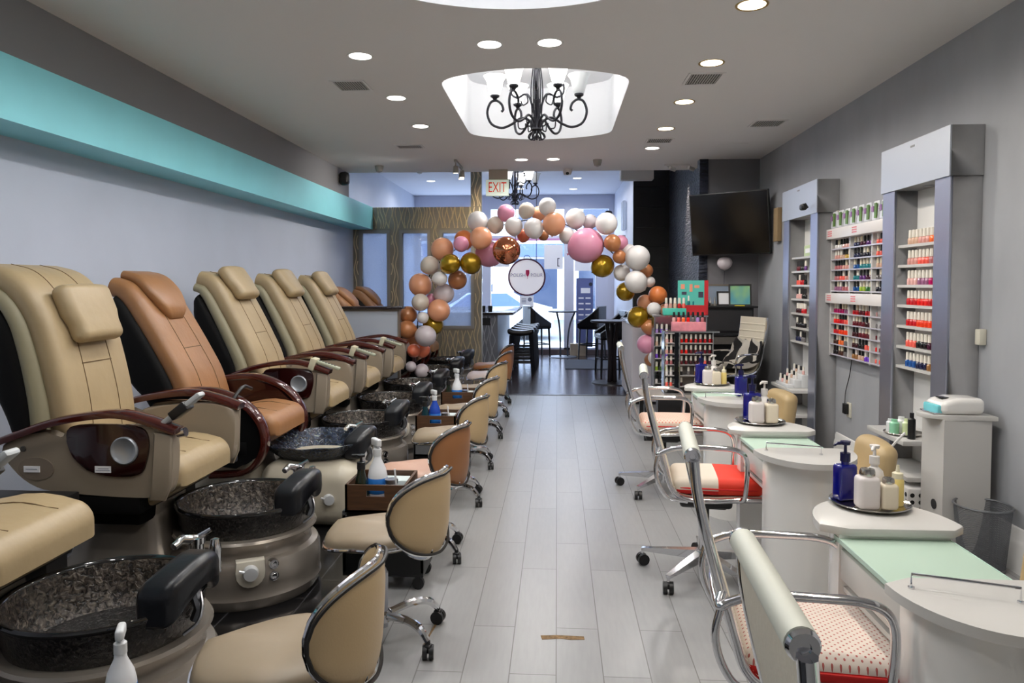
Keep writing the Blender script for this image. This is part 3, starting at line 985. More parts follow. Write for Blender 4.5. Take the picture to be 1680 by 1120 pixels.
    if remote:
        r_ = MB()
        if remote == 'tilted':
            a0, a1 = Vector((.30, -.33, .86)), Vector((.47, -.33, 1.0)); dx = -.11
            r_.tube([(.20 + dx, -.33, .80), (.36 + dx, -.33, .89), (.42 + dx, -.33, .93)], .013, 8); r_.tube([(.3, -.33, .832), (.335, -.33, .84)], .022, 10)
            r_.build('remote_bracket', M_chrome, t)
            M = Matrix.Translation((.42 + dx, -.33, .935)) @ Matrix.Rotation(R(-38), 4, 'Y')
            r2 = MB(); r2.box(-.13, .13, -.03, .03, -.012, .012, b=.01, M=M); o = r2.build('remote_control', mat('pale_grey_plastic', (176, 180, 182), .4), t)
            r3 = MB(); r3.box(-.04, .05, -.036, .036, -.022, .02, b=.006, M=M); r3.build('strap', M_black, o)
        else:
            M = Matrix.Translation((.16, -.33, .925)) @ Matrix.Rotation(R(18), 4, 'Y')
            r2 = MB(); r2.box(.02, .22, -.025, .025, .0, .022, b=.008, M=M); o = r2.build('remote_control', mat('pale_green_plastic', (168, 172, 150), .4), t)
            r3 = MB(); r3.box(-.005, .04, -.05, .05, -.06, .03, b=.006, M=M); r3.build('strap', mat('cream_strap', (196, 190, 164), .6), o)
            kk = MB()
            for j in range(6):
                kk.box(.05 + j * .024, .062 + j * .024, -.012, .012, .021, .025, M=M)
            kk.build('keys', mat('dark_key', (60, 62, 60), .5), o)
    return t

def bowl_mat(name, c0, c1, c2, sc=60, bs=.6):
    m = bpy.data.materials.new(name); m.use_nodes = True
    nt = m.node_tree; b = nt.nodes['Principled BSDF']
    tc = nt.nodes.new('ShaderNodeTexCoord')
    n = nt.nodes.new('ShaderNodeTexNoise'); n.inputs['Scale'].default_value = sc; n.inputs['Detail'].default_value = 5; n.inputs['Distortion'].default_value = .8
    nt.links.new(tc.outputs['Object'], n.inputs['Vector'])
    r = nt.nodes.new('ShaderNodeValToRGB')
    r.color_ramp.elements[0].color = lin(c0); r.color_ramp.elements[0].position = .42
    r.color_ramp.elements[1].color = lin(c2); r.color_ramp.elements[1].position = .78
    e = r.color_ramp.elements.new(.6); e.color = lin(c1)
    nt.links.new(n.outputs['Fac'], r.inputs['Fac']); nt.links.new(r.outputs['Color'], b.inputs['Base Color'])
    b.inputs['Roughness'].default_value = .14
    bp = nt.nodes.new('ShaderNodeBump'); bp.inputs['Strength'].default_value = bs; bp.inputs['Distance'].default_value = .01
    nt.links.new(n.outputs['Fac'], bp.inputs['Height']); nt.links.new(bp.outputs['Normal'], b.inputs['Normal'])
    return m
M_bowl = bowl_mat('smoky_resin', (20, 19, 19), (44, 41, 40), (74, 70, 67), 75, .5)
M_bowlin = bowl_mat('smoky_resin_painted_lit', (34, 30, 28), (84, 76, 68), (140, 130, 118), 55, 1.0)  # paler resin copy, lit look of the inner basin wall painted in
M_bowlrim = mat('glossy_rim', (26, 25, 25), .06, 0, .8)
M_bowlb = bowl_mat('blue_shell_resin', (14, 20, 36), (36, 46, 66), (120, 128, 118), 40, 1.0)

make_pedi('cream pedicure chair nearest the camera, only seat and basin in view', 2.36, k=.9, remote='tilted', arms=(-1,))
make_pedi('large cream pedicure chair with wide head pillow and white remote, before the brown one', 3.5, upright=True, pil=.52, remote='tilted', stickers=True)
make_pedi('brown pedicure chair with curved mahogany arms and wavy blue basin', 4.64, 'brown', k=.95, low=.07, tub='cream')
make_pedi('cream pedicure chair directly behind the brown one, pale remote strapped on', 5.72, remote='flat')
make_pedi('fourth cream pedicure chair, between two other cream chairs, seen past the remote', 6.8, remote='flat')
make_pedi('farthest cream pedicure chair, beside the white half wall', 7.9, remote='flat')
make_pedi('brown pedicure chair behind the half wall, nearer of two', 9.25, 'brown', k=1.05, low=.2, group='brown pedicure chairs behind the half wall')
make_pedi('brown pedicure chair behind the half wall, next to the wavy partition', 10.35, 'brown', k=.95, low=.2, group='brown pedicure chairs behind the half wall')
# panel remote on the brown chair
t = thing('remote_control', 'long grey remote panel hung at the side of brown pedicure chair', 'remote', (-1.93, 4.20, .60))
MB().box(-.035, .035, -.012, .012, -.15, .12, b=.008).build('case', mat('slate_plastic', (66, 70, 80), .5), t)
k_ = MB()
for j in range(9):
    for i in range(2):
        k_.box(-.022 + i * .024, -.004 + i * .024, -.016, -.011, -.12 + j * .02, -.108 + j * .02)
k_.build('keys', mat('pale_keys', (170, 172, 174), .5), t)
k_ = MB(); k_.tube(catmull([(0, 0, .12), (.0, .02, .2), (.03, .1, .28), (.02, .25, .25)], 5), .012, 6); k_.build('cord', M_black, t)

# half wall with granite cap
hw = MB(); hw.box(-3.1, -1.86, 8.46, 8.56, 0, 1.21)
hw.mi = 1; hw.box(-3.1, -1.84, 8.45, 8.57, 1.19, 1.215); hw.box(-1.865, -1.85, 8.455, 8.565, 0, 1.2)
struct(hw.build('wall_half', [mat('half_wall_paint', (176, 184, 198), .5), mat('half_wall_trim', (120, 112, 104), .5)]))
hw = MB(); hw.box(-3.1, -1.80, 8.40, 8.62, 1.216, 1.245, b=.006); struct(hw.build('trim_granite_cap', M_granite))
t = thing('side_table', 'black side table at the left edge beside the nearest pedicure chair', 'table', (-2.3, 2.92, 0))
MB().box(-.25, .22, -.12, .12, .55, .60, b=.006).build('tabletop', M_black, t)
MB().box(-.2, .17, -.1, .1, 0, .55).build('cabinet', M_black, t)

# ------------------------------------------------------------------ wooden crates on black trolleys
M_crate = mat('walnut_crate', (74, 48, 28), .45, noise=.35, nscale=7, stretch=(1, 1, 9))
def trolley(loc, label):
    t = thing('trolley', label, 'trolley', loc, 0, 'black trolleys between the stools')
    c = MB(); w, d = .2, .13
    c.box(-w, w, -d, d, .37, .39); c.box(-w, w, -d, d, .07, .09); c.box(-w, w, -d, d, .22, .235)
    c.box(-w, -w + .015, -d, d, .09, .37); c.box(-w, w, -d, -d + .012, .09, .37); c.box(-w, w, d - .012, d, .09, .37)
    c.box(w - .012, w, -d, d, .09, .16); c.box(w - .012, w, -d, d, .235, .30)
    c.build('frame', M_black, t)
    for sx in (-1, 1):
        for sy in (-1, 1):
            k = MB(); k.cyl((sx * .17, sy * .1 - .012, .03), (sx * .17, sy * .1 + .012, .03), .03, seg=12); k.box(sx * .17 - .012, sx * .17 + .012, sy * .1 - .016, sy * .1 + .016, .04, .07)
            k.build('caster', M_black, t)
    return t
def crate(loc, label):
    t = thing('wooden_crate', label, 'crate', loc, 0, 'wooden crates on the trolleys')
    w, d, h = .15, .15, .135
    fr = MB()
    fr.box(-w, w, -d, d, 0, .012); fr.box(-w, -w + .012, -d, d, 0, h); fr.box(w - .012, w, -d, d, 0, h); fr.box(-w, w, d - .012, d, 0, h)
    # front board with hand hole
    hx, z0, z1 = .045, .078, .108
    fr.box(-w, -hx, -d, -d + .012, 0, h); fr.box(hx, w, -d, -d + .012, 0, h); fr.box(-hx, hx, -d, -d + .012, 0, z0); fr.box(-hx, hx, -d, -d + .012, z1, h)
    fr.build('case', M_crate, t)
    return t
M_bgreen = mat('dark_green_bottle', (16, 30, 18), .12, coat=.5)
M_bwhite = mat('white_bottle', (226, 228, 232), .3)
M_bblue = mat('cobalt_bottle', (12, 16, 116), .1, coat=.6)
M_lblue = mat('blue_label', (30, 110, 190), .5)
M_pearl = mat('milky_plastic', (228, 224, 220), .3)
def spray(loc, label, s=1.0, rz=0):
    t = thing('spray_bottle', label, 'bottle', loc, rz)
    b = MB(); b.lathe([(0, 0), (.04 * s, 0), (.042 * s, .01), (.042 * s, .12 * s), (.036 * s, .15 * s), (.018 * s, .19 * s), (.015 * s, .215 * s), (0, .215 * s)], 20); b.build('body', M_bwhite, t)
    h = MB(); h.lathe([(0, .205 * s), (.018 * s, .205 * s), (.018 * s, .235 * s), (.012 * s, .24 * s), (0, .24 * s)], 14)
    h.rbox((.012 * s, 0, .262 * s), (.07 * s, .024 * s, .034 * s), .008, 2, 2); h.tube([(.03 * s, 0, .25 * s), (.036 * s, 0, .215 * s)], .006 * s, 6)
    h.build('trigger_head', mat('white_trigger', (210, 212, 214), .35), t)
    l = MB(); l.lathe([(.0425 * s, .045 * s), (.0432 * s, .046 * s), (.0432 * s, .11 * s), (.0425 * s, .111 * s)], 20); l.build('bottle_label', M_lblue, t)
    return t
def pump(loc, label, m, s=1.0, rz=0, mp=None, square=False):
    t = thing('pump_bottle', label, 'bottle', loc, rz)
    b = MB()
    if square:
        b.rbox((0, 0, .065 * s), (.075 * s, .05 * s, .13 * s), .012 * s, 2, 3)
        b.lathe([(.014 * s, .12 * s), (.014 * s, .145 * s), (0, .145 * s)], 14)
    else:
        b.lathe([(0, 0), (.034 * s, 0), (.036 * s, .01 * s), (.036 * s, .09 * s), (.03 * s, .115 * s), (.014 * s, .13 * s), (.013 * s, .145 * s), (0, .145 * s)], 20)
    b.build('body', m, t)
    h = MB(); h.lathe([(0, .14 * s), (.018 * s, .14 * s), (.018 * s, .17 * s), (.006 * s, .172 * s), (.005 * s, .2 * s), (.016 * s, .2 * s), (.018 * s, .212 * s), (0, .214 * s)], 14)
    h.tube([(0, 0, .206 * s), (-.035 * s, 0, .206 * s), (-.048 * s, 0, .199 * s)], [.007 * s, .006 * s, .004 * s], 8)
    h.build('pump', mp or m, t)
    return t
def tall_bottle(loc, label, m):
    t = thing('soap_bottle', label, 'bottle', loc)
    b = MB(); b.lathe([(0, 0), (.042, 0), (.044, .01), (.04, .06), (.028, .13), (.02, .16), (.018, .185), (0, .185)], 18); b.build('body', m, t)
    c = MB(); c.lathe([(0, .18), (.021, .18), (.021, .215), (.008, .217), (.006, .24), (.02, .242), (.02, .252), (0, .254)], 14); c.tube([(0, 0, .248), (-.045, 0, .246)], .008, 6)
    c.build('pump', M_black, t)
    return t
cr_y = (3.62, 5.5, 6.7)
names = ('nearest', 'middle', 'farthest')
for i, y in enumerate(cr_y):
    x = -.88 if i == 0 else -.9
    trolley((x + .03, y, 0), '%s black trolley carrying a wooden crate between the stools' % names[i])
    z = .392
    crate((x, y, z), '%s dark wooden crate with an oval hand hole' % names[i])
    z += .0135
    tall_bottle((x - .09, y - .07, z), 'dark green pump bottle in the %s wooden crate' % names[i], M_bgreen if i != 1 else mat('teal_bottle', (14, 50, 60), .15))
    if i != 1:
        spray((x - .02, y - .02, z), 'white spray bottle with blue label in the %s wooden crate' % names[i], 1.15, 2.2)
    else:
        spray((x - .03, y + .0, z), 'blue spray bottle in the middle wooden crate', 1.05, 2.2)
        set_mat(scn.objects[[o.name for o in scn.objects if o.name.startswith('spray_bottle')][-1]], 'body', mat('blue_liquid', (30, 70, 170), .2))
    j = MB(); j.lathe([(0, 0), (.03, 0), (.03, .11), (0, .11)], 16, (x + .06, y - .06, z)); j.mi = 1; j.lathe([(0, .111), (.033, .111), (.033, .13), (0, .132)], 16, (x + .06, y - .06, z))
    tag(j.build('jar', [M_bwhite, M_steel]), 'small jar with a metal lid in the %s wooden crate' % names[i], 'jar')
    bx_ = MB(); bx_.box(x - .05, x + .12, y + .02, y + .12, z, z + .1, b=.004)
    tag(bx_.build('wipes_box', mat('pale_box', (196, 206, 206), .6)), 'pale box of wipes in the %s wooden crate' % names[i], 'box')
    w = MB(); w.tube([(x + .1, y - .09, z), (x + .085, y - .1, z + .19)], .005, 6)
    tag(w.build('nail_file', M_bwhite), 'white file standing in the %s wooden crate' % names[i], 'file')
# bottle at the very front
trolley((-1.22, 1.62, 0), 'black trolley in the front left corner under a spray bottle')
o = spray((-1.10, 1.75, .392), 'white spray bottle in front of the nearest basin', .87, 2.0)
# ------------------------------------------------------------------ pedicure stools
M_tan = mat('tan_vinyl', (190, 164, 124), .4, noise=.03, nscale=4, bump=.06, bscale=160)
M_tanseat = mat('tan_seat_vinyl', (150, 134, 112), .4, noise=.04, nscale=4)
M_brown = mat('caramel_vinyl', (150, 100, 60), .38, noise=.05, nscale=4)
M_pink = mat('pinkish_tan_vinyl', (190, 152, 132), .4)
M_pipe = mat('dark_piping', (22, 18, 16), .5)
def make_stool(label, loc, rz, mb_=None, ms_=None):
    t = thing('pedicure_stool', label, 'stool', loc, rz, 'pedicure stools along the aisle')
    mb_ = mb_ or M_tan; ms_ = ms_ or M_tanseat
    s = MB()
    NS = 40
    def rad(a):
        c, d = math.cos(a), math.sin(a)
        return 1 / ((abs(c) / .235) ** 2.3 + (abs(d) / .205) ** 2.3) ** (1 / 2.3)
    def saddle(x, y):
        return .035 * (x / .23) * (-1 if x > 0 else -.6) * abs(x / .23) + .03 * (1 - 2 * abs(y / .2)) * (x > 0) * (x / .23)
    rings = []
    for f, z in ((.0, .425), (.8, .425), (.95, .44), (1.0, .458), (.985, .478), (.92, .492), (.7, .502), (.35, .500), (.05, .498)):
        rings.append([(f * rad(2 * PI * k / NS) * math.cos(2 * PI * k / NS), f * rad(2 * PI * k / NS) * math.sin(2 * PI * k / NS),
                       z + saddle(f * rad(2 * PI * k / NS) * math.cos(2 * PI * k / NS), f * rad(2 * PI * k / NS) * math.sin(2 * PI * k / NS))) for k in range(NS)])
    s.loft(rings)
    s.build('seat', ms_, t, sharp=70)
    tr_ = MB()
    pts = []
    for k in range(NS):
        a = 2 * PI * k / NS; x, y = 1.005 * rad(a) * math.cos(a), 1.005 * rad(a) * math.sin(a)
        pts.append((x, y, .452 + saddle(x, y)))
    tr_.tube(pts, .008, 8, closed=True); tr_.build('seat_trim', M_chrome, t)
    # wrap-round back
    PM, RB = R(54), .255
    zc, zh = .575, .166
    def outl(u):
        return max(0, 1 - abs(u) ** 2.4) ** .5
    nu, nv = 29, 9
    def pt(u, v, d):
        ph = PI + u * PM
        z = zc + zh * outl(u) * v + .02 * abs(u)
        r = RB + d + .05 * (z - .45)
        return Vector((r * math.cos(ph) * 1.02, r * math.sin(ph), z))
    b = MB()
    vs = []; fs = []
    def idx(side, i, j): return side * nu * nv + i * nv + j
    for side in (0, 1):
        for i in range(nu):
            u = -.995 + 1.99 * i / (nu - 1)
            for j in range(nv):
                v = -1 + 2 * j / (nv - 1)
                th = .022 * (1 - .75 * max(abs(v), abs(u)) ** 4)
                vs.append(pt(u, v, th if side else -th))
    for side in (0, 1):
        for i in range(nu - 1):
            for j in range(nv - 1):
                fs.append((idx(side, i, j), idx(side, i + 1, j), idx(side, i + 1, j + 1), idx(side, i, j + 1)))
    for i in range(nu - 1):
        for j in (0, nv - 1):
            fs.append((idx(0, i, j), idx(0, i + 1, j), idx(1, i + 1, j), idx(1, i, j)))
    for j in range(nv - 1):
        for i in (0, nu - 1):
            fs.append((idx(0, i, j), idx(0, i, j + 1), idx(1, i, j + 1), idx(1, i, j)))
    b.add(vs, fs)
    back = b.build('backrest', mb_, t, sharp=70)
    us = [-.995 + 1.99 * i / 40 for i in range(41)]
    edge = [pt(u, 1.0, 0) for u in us] + [pt(u, -1.0, 0) for u in us[::-1]]
    e1 = MB(); e1.tube(edge, .0085, 8, closed=True); e1.build('back_trim', M_chrome, back)
    e2 = MB(); e2.tube([pt(u, .955, .02) for u in us] + [pt(u, -.955, .02) for u in us[::-1]], .006, 6, closed=True); e2.build('piping', M_pipe, back)
    jn = MB()
    for sy in (-1, 1):
        jn.tube(catmull([(-.10, sy * .05, .435), (-.19, sy * .055, .40), (-.25, sy * .05, .41), (-.262, sy * .045, .47)], 5), .009, 8)
    jn.build('back_bracket', M_chrome, t)
    cl = MB(); cl.cyl((0, 0, .32), (0, 0, .43), .014, seg=14); cl.cyl((0, 0, .06), (0, 0, .29), .026, seg=18); cl.cyl((0, 0, .29), (0, 0, .31), .024, .016, seg=18)
    cl.build('gas_column', M_steel, t)
    lv = MB(); lv.tube([(0, 0, .41), (-.03, .12, .40), (-.03, .17, .395)], .006, 6); lv.build('lever', M_black, t)
    st = MB()
    st.lathe([(0, .085), (.04, .085), (.042, .12), (.03, .13), (0, .13)], 18)
    for k in range(5):
        a = R(72 * k + 20)
        c, d = math.cos(a), math.sin(a)
        st.tube(catmull([(c * .03, d * .03, .11), (c * .14, d * .14, .125), (c * .22, d * .22, .112), (c * .265, d * .265, .07)], 4), [.017] * 9 + [.016, .015, .014, .013], 8)
    st.build('star_base', M_chrome, t)
    for k in range(5):
        a = R(72 * k + 20)
        c, d = math.cos(a) * .268, math.sin(a) * .268
        k_ = MB(); q = R(72 * k + 60)
        ax = Vector((math.cos(q), math.sin(q), 0))
        for s_ in (-1, 1):
            p = Vector((c, d, .029)) + ax * .013 * s_
            k_.cyl(p - ax * .009, p + ax * .009, .029, seg=16)
        k_.rbox((c, d, .045), (.034, .034, .036), .01, 1, 2)
        k_.cyl((c, d, .055), (c, d, .075), .01, seg=8)
        k_.build('caster', M_black, t)
    return t
back = lambda deg: R(deg + 180)
ds = [(-.775, 1.98, -3), (-.735, 3.0, -18), (-.77, 3.99, -13), (-.76, 5.0, -13), (-.77, 6.0, -13), (-.78, 7.2, -14), (-.80, 8.35, -12), (-.84, 9.3, -10)]
sl = ['tan pedicure stool nearest the camera, cut by the bottom edge', 'tan pedicure stool before the nearest black trolley', 'caramel brown backed stool with a pinkish seat, third from the front',
      'fourth stool from the front, tan, right behind the caramel backed stool', 'fifth stool from the front, tan, beside the farthest wooden crate', 'sixth stool from the front, tan, next to the caramel pair',
      'caramel brown stool with pale seat, nearer of the far pair', 'caramel brown stool farthest along the aisle']
for i, (x, y, a) in enumerate(ds):
    mb_, ms_ = (M_tan, M_tanseat)
    if i == 2: mb_, ms_ = M_brown, M_pink
    if i >= 6: mb_, ms_ = M_brown, (mat('pale_pink_vinyl', (206, 190, 186), .35) if i == 6 else M_brown)
    if i == 0:
        s0 = make_stool(sl[0], (x, y, 0), back(a)); continue
    s_ = dup(s0, (x, y, 0), back(a), sl[i])
    if mb_ is not M_tan: set_mat(s_, 'backrest', mb_)
    if ms_ is not M_tanseat: set_mat(s_, 'seat', ms_)

# ------------------------------------------------------------------ aluminium office chairs
M_sling = mat('cream_sling', (200, 192, 174), .5, bump=.1, bscale=60)
M_roll = mat('grey_cream_roll', (198, 200, 188), .5)
def make_office(label, loc, rz, casters=True):
    t = thing('office_chair', label, 'office chair', loc, rz, 'chrome framed cream office chairs')
    prof = catmull([(-.31, 0, 1.04), (-.30, 0, .95), (-.265, 0, .80), (-.225, 0, .66), (-.20, 0, .575), (-.175, 0, .50), (-.12, 0, .455), (0, 0, .445), (.15, 0, .455), (.25, 0, .46)], 5)
    sl = MB()
    rings = []
    for i, p in enumerate(prof):
        d = (prof[min(i + 1, len(prof) - 1)] - prof[max(i - 1, 0)]).normalized(); n_ = Vector((d.z, 0, -d.x))
        n_ = -n_ if n_.z < 0 and i > 20 else n_
        rings.append([p + Vector((0, s * .19, 0)) + n_ * q for s, q in ((-1, -.008), (1, -.008), (1, .010), (-1, .010))])
    sl.loft(rings)
    # stitched ribs
    for i in range(3, len(prof) - 2, 1):
        p = prof[i]
        sl.tube([p + Vector((.012, -.188, .0)), p + Vector((.012, .188, .0))], .0035, 5)
    sl.build('sling', M_sling, t, sharp=50)
    ra = MB()
    for s in (-1, 1):
        ra.tube([p + Vector((0, s * .198, 0)) for p in prof], .014, 8, sq=(1.0, 1.25))
    ra.tube([(.25, -.2, .455), (.25, .2, .455)], .012, 8)
    ra.tube(catmull([(-.215, -.198, .63), (-.235, -.1, .62), (-.235, .1, .62), (-.215, .198, .63)], 5), .012, 8)
    ra.build('side_rail', M_chrome, t, sharp=60)
    ro = MB(); ro.cyl((-.313, -.185, 1.05), (-.313, .185, 1.05), .0225, seg=20); ro.build('top_roll', M_roll, t)
    for s in (-1, 1):
        ec = MB(); ec.lathe([(0, 0), (.020, 0), (.0225, .006), (.019, .013), (.009, .013), (.008, .009), (0, .009)], 20, M=Matrix.Translation((-.313, s * .185, 1.05)) @ Matrix.Rotation(R(-90 * s), 4, 'X'))
        ec.build('end_cap', M_chrome, t)
    for s in (-1, 1):
        a = MB(); y = s * .235
        a.tube(catmull([(-.235, s * .205, .70), (-.245, y, .675), (-.215, y, .69), (-.15, y, .71), (.0, y, .715), (.10, y, .712), (.155, y, .69), (.175, y, .64), (.172, y, .54), (.165, s * .225, .47), (.15, s * .205, .452)], 5), .0125, 10)
        a.tube(catmull([(-.24, y, .68), (-.255, y, .60), (-.235, y, .52), (-.19, s * .22, .46), (-.1, s * .205, .44)], 5), .0105, 8)
        a.build('armrest', M_chrome, t, sharp=60)
    me_ = MB(); me_.rbox((0, 0, .405), (.26, .2, .06), .02, 2, 2); me_.rbox((.05, 0, .385), (.12, .12, .05), .015, 2, 2); me_.tube([(0, .08, .4), (.02, .2, .39), (.02, .24, .385)], .008, 6)
    me_.build('tilt_mechanism', M_black, t)
    cl = MB(); cl.cyl((0, 0, .22), (0, 0, .39), .025, seg=16); cl.mi = 1; cl.cyl((0, 0, .06), (0, 0, .26), .029, seg=16); cl.build('gas_column', [M_black, M_chrome], t)
    st = MB(); st.lathe([(0, .07), (.045, .07), (.045, .135), (.03, .14), (0, .14)], 16)
    for k in range(5):
        a = R(72 * k + 162)
        c, d = math.cos(a), math.sin(a)
        n = Vector((-d, c, 0))
        p0, p1 = Vector((c * .03, d * .03, .11)), Vector((c * .33, d * .33, .085))
        st.loft([[p0 + n * .024 + Vector((0, 0, .025)), p0 - n * .024 + Vector((0, 0, .025)), p0 - n * .02 - Vector((0, 0, .025)), p0 + n * .02 - Vector((0, 0, .025))],
                 [p1 + n * .014 + Vector((0, 0, .008)), p1 - n * .014 + Vector((0, 0, .008)), p1 - n * .01 - Vector((0, 0, .01)), p1 + n * .01 - Vector((0, 0, .01))]])
        st.cyl((c * .325, d * .325, .05), (c * .325, d * .325, .085), .008, seg=8)
    st.build('star_base', M_chrome, t)
    for k in range(5):
        a = R(72 * k + 162)
        c, d = math.cos(a) * .325, math.sin(a) * .325
        q = R(72 * k + 110)
        ax = Vector((math.cos(q), math.sin(q), 0))
        k_ = MB()
        for s_ in (-1, 1):
            p = Vector((c, d, .03)) + ax * .015 * s_
            k_.cyl(p - ax * .01, p + ax * .01, .03, seg=18)
        k_.rbox((c, d, .04), (.03, .03, .03), .008, 1, 2)
        k_.build('caster', M_black, t)
    return t
oc = [(.63, 1.09, -3), (.69, 2.08, -7), (.76, 3.78, -6), (.775, 5.36, -3)]
ol = ['office chair nearest the camera, seen from behind its grey roll', 'office chair holding the red trimmed polka dot cushion', 'office chair holding the red and white block cushion', 'office chair with dotted cushion, farthest along the manicure tables']
o0 = make_office(ol[0], (oc[0][0], oc[0][1], 0), R(oc[0][2]))
for (x, y, a), lb in list(zip(oc, ol))[1:]:
    dup(o0, (x, y, 0), R(a), lb)
# cushions lying on the seats
def pattern_mat(name, base, spot, scale=42, size=.28, gap=None):
    m = bpy.data.materials.new(name); m.use_nodes = True
    nt = m.node_tree; b = nt.nodes['Principled BSDF']; b.inputs['Roughness'].default_value = .75
    tc = nt.nodes.new('ShaderNodeTexCoord'); mp = nt.nodes.new('ShaderNodeMapping'); mp.inputs['Rotation'].default_value = (0, 0, R(45)); mp.inputs['Scale'].default_value = (scale, scale, scale)
    nt.links.new(tc.outputs['Object'], mp.inputs['Vector'])
    fr = nt.nodes.new('ShaderNodeVectorMath'); fr.operation = 'FRACTION'; nt.links.new(mp.outputs['Vector'], fr.inputs[0])
    sb = nt.nodes.new('ShaderNodeVectorMath'); sb.operation = 'SUBTRACT'; sb.inputs[1].default_value = (.5, .5, 0); nt.links.new(fr.outputs[0], sb.inputs[0])
    ml = nt.nodes.new('ShaderNodeVectorMath'); ml.operation = 'MULTIPLY'; ml.inputs[1].default_value = (1, 1, 0); nt.links.new(sb.outputs[0], ml.inputs[0])
    ln = nt.nodes.new('ShaderNodeVectorMath'); ln.operation = 'LENGTH'; nt.links.new(ml.outputs[0], ln.inputs[0])
    lt = nt.nodes.new('ShaderNodeMath'); lt.operation = 'LESS_THAN'; lt.inputs[1].default_value = size; nt.links.new(ln.outputs['Value'], lt.inputs[0])
    mx = nt.nodes.new('ShaderNodeMix'); mx.data_type = 'RGBA'; mx.inputs[6].default_value = lin(base); mx.inputs[7].default_value = lin(spot)
    nt.links.new(lt.outputs[0], mx.inputs[0]); nt.links.new(mx.outputs[2], b.inputs['Base Color'])
    return m
M_dot = pattern_mat('polka_dot_fabric', (224, 210, 198), (178, 92, 84), 66, .19)
M_dotp = pattern_mat('pale_dot_fabric', (232, 208, 190), (226, 120, 96), 60, .22)
M_red = mat('red_fabric', (206, 28, 24), .7)
M_redor = mat('orange_red_fabric', (226, 52, 28), .65)
M_cloth = mat('white_canvas', (226, 214, 198), .75)
def cushion(loc, rz, label, kind):
    o = MB()
    def f(p):
        return (p[0], p[1], p[2] + .012 * (1 - (p[0] / .24) ** 2) * (1 - (p[1] / .22) ** 2) * (1 if p[2] > 0 else -.3))
    o.rbox((0, 0, .0), (.44, .37, .075), .036, 6, 3, fn=f)
    if kind == 'dot':
        c = o.build('seat_cushion', [M_dot, M_red], None, loc, rz, sharp=70)
        for p in c.data.polygons:
            if p.normal.z < .35 and p.center.z < .004 and p.normal.z > -.95: p.material_index = 1
    elif kind == 'pale':
        c = o.build('seat_cushion', [M_dotp, M_red], None, loc, rz, sharp=70)
        for p in c.data.polygons:
            if p.center.x > .08 and p.center.z < .012: p.material_index = 1
    else:
        c = o.build('seat_cushion', [M_cloth, M_redor, M_red], None, loc, rz, sharp=70)
        for p in c.data.polygons:
            if p.center.x > -.0: p.material_index = 1
            elif p.center.z < -.012: p.material_index = 2
    pz = MB(); q = []
    for k in range(32):
        a = 2 * PI * k / 32
        c_, s_ = math.cos(a), math.sin(a)
        r_ = 1 / ((abs(c_) / .222) ** 8 + (abs(s_) / .187) ** 8) ** (1 / 8)
        q.append((r_ * c_, r_ * s_, -.002))
    pz.tube(q, .004, 6, closed=True)
    pz.build('piping', M_red, c)
    return tag(c, label, 'cushion')
cushion((.73, 2.07, .502), R(-7), 'polka dot cushion with red piping on an office chair', 'dot')
cushion((.81, 3.78, .502), R(-6), 'orange red and white block cushion on an office chair', 'red')
cushion((.825, 5.36, .502), R(-3), 'pale dotted cushion with a red end on the far office chair', 'pale')
# ------------------------------------------------------------------ manicure tables
M_lam = mat('white_laminate', (198, 196, 192), .3)
M_glasst = frosted_mat('frosted_green_glass', (200, 222, 206), .10, .08, 0, .85)
M_gedge = mat('green_glass_edge', (186, 212, 198), .2)
def half_slab(sgn):
    out = []
    for k in range(25):
        a = PI * k / 24
        out.append((.215 * math.cos(a), sgn * (.235 + .27 * math.sin(a))))
    out += [(-.215, sgn * .225), (-.14, sgn * .185), (.17, sgn * .185), (.215, sgn * .225)]
    return out
def make_table(label, loc, rz=0):
    t = thing('manicure_table', label, 'manicure table', loc, rz, 'white manicure tables in a row')
    for sgn, nm in ((1, 'end_top'), (-1, 'end_top')):
        s = MB(); s.prism(half_slab(sgn), 'xy', .735, .76, b=.004); s.build(nm, M_lam, t)
        p = MB()
        out = [(.165 * math.cos(PI * k / 20), sgn * (.245 + .19 * math.sin(PI * k / 20))) for k in range(21)] + [(-.165, sgn * .2), (.165, sgn * .2)]
        p.prism(out, 'xy', 0, .735); p.build('pedestal', M_gwhite, t, sharp=50)
    g = MB(); g.box(-.165, .165, -.235, .235, .712, .724, b=.002); g.build('glass_top', M_glasst, t)
    e = MB(); e.box(-.168, -.164, -.235, .235, .711, .725); e.box(.164, .168, -.235, .235, .711, .725); e.build('glass_edge', M_gedge, t)
    a = MB(); a.box(-.16, .16, -.2, .2, .60, .69, b=.003); a.box(-.15, .15, -.2, .2, .56, .575); a.build('apron', M_lam, t)
    r = MB()
    q = [(-.165, -.255, .76), (-.165, -.255, .795), (.05, -.325, .795), (.05, -.325, .76)]
    r.tube(q, .0035, 6); r.lathe([(0, 0), (.008, 0), (.008, .004), (0, .004)], 10, (-.165, -.255, .76)); r.lathe([(0, 0), (.008, 0), (.008, .004), (0, .004)], 10, (.05, -.325, .76))
    r.build('rail', M_chrome, t)
    return t
ty = [(1.08, 2.02, 0), (1.10, 3.56, 0), (1.14, 5.10, 0)]
tl = ['white manicure table nearest the camera, large silver tray at its far end', 'middle white manicure table, seat with red cushion pushed beside it', 'farthest white manicure table, in front of the nail polish stand']
mt = make_table(tl[0], (1.03, 2.07, 0))
for (x, y, z), lb in list(zip(ty, tl))[1:]:
    dup(mt, (x, y, z), 0, lb)
dup(mt, (1.10, .62, 0), 0, 'white manicure table mostly cut off at the bottom right corner')
M_tray = mat('silver_tray', (200, 196, 188), .15, 1.0)
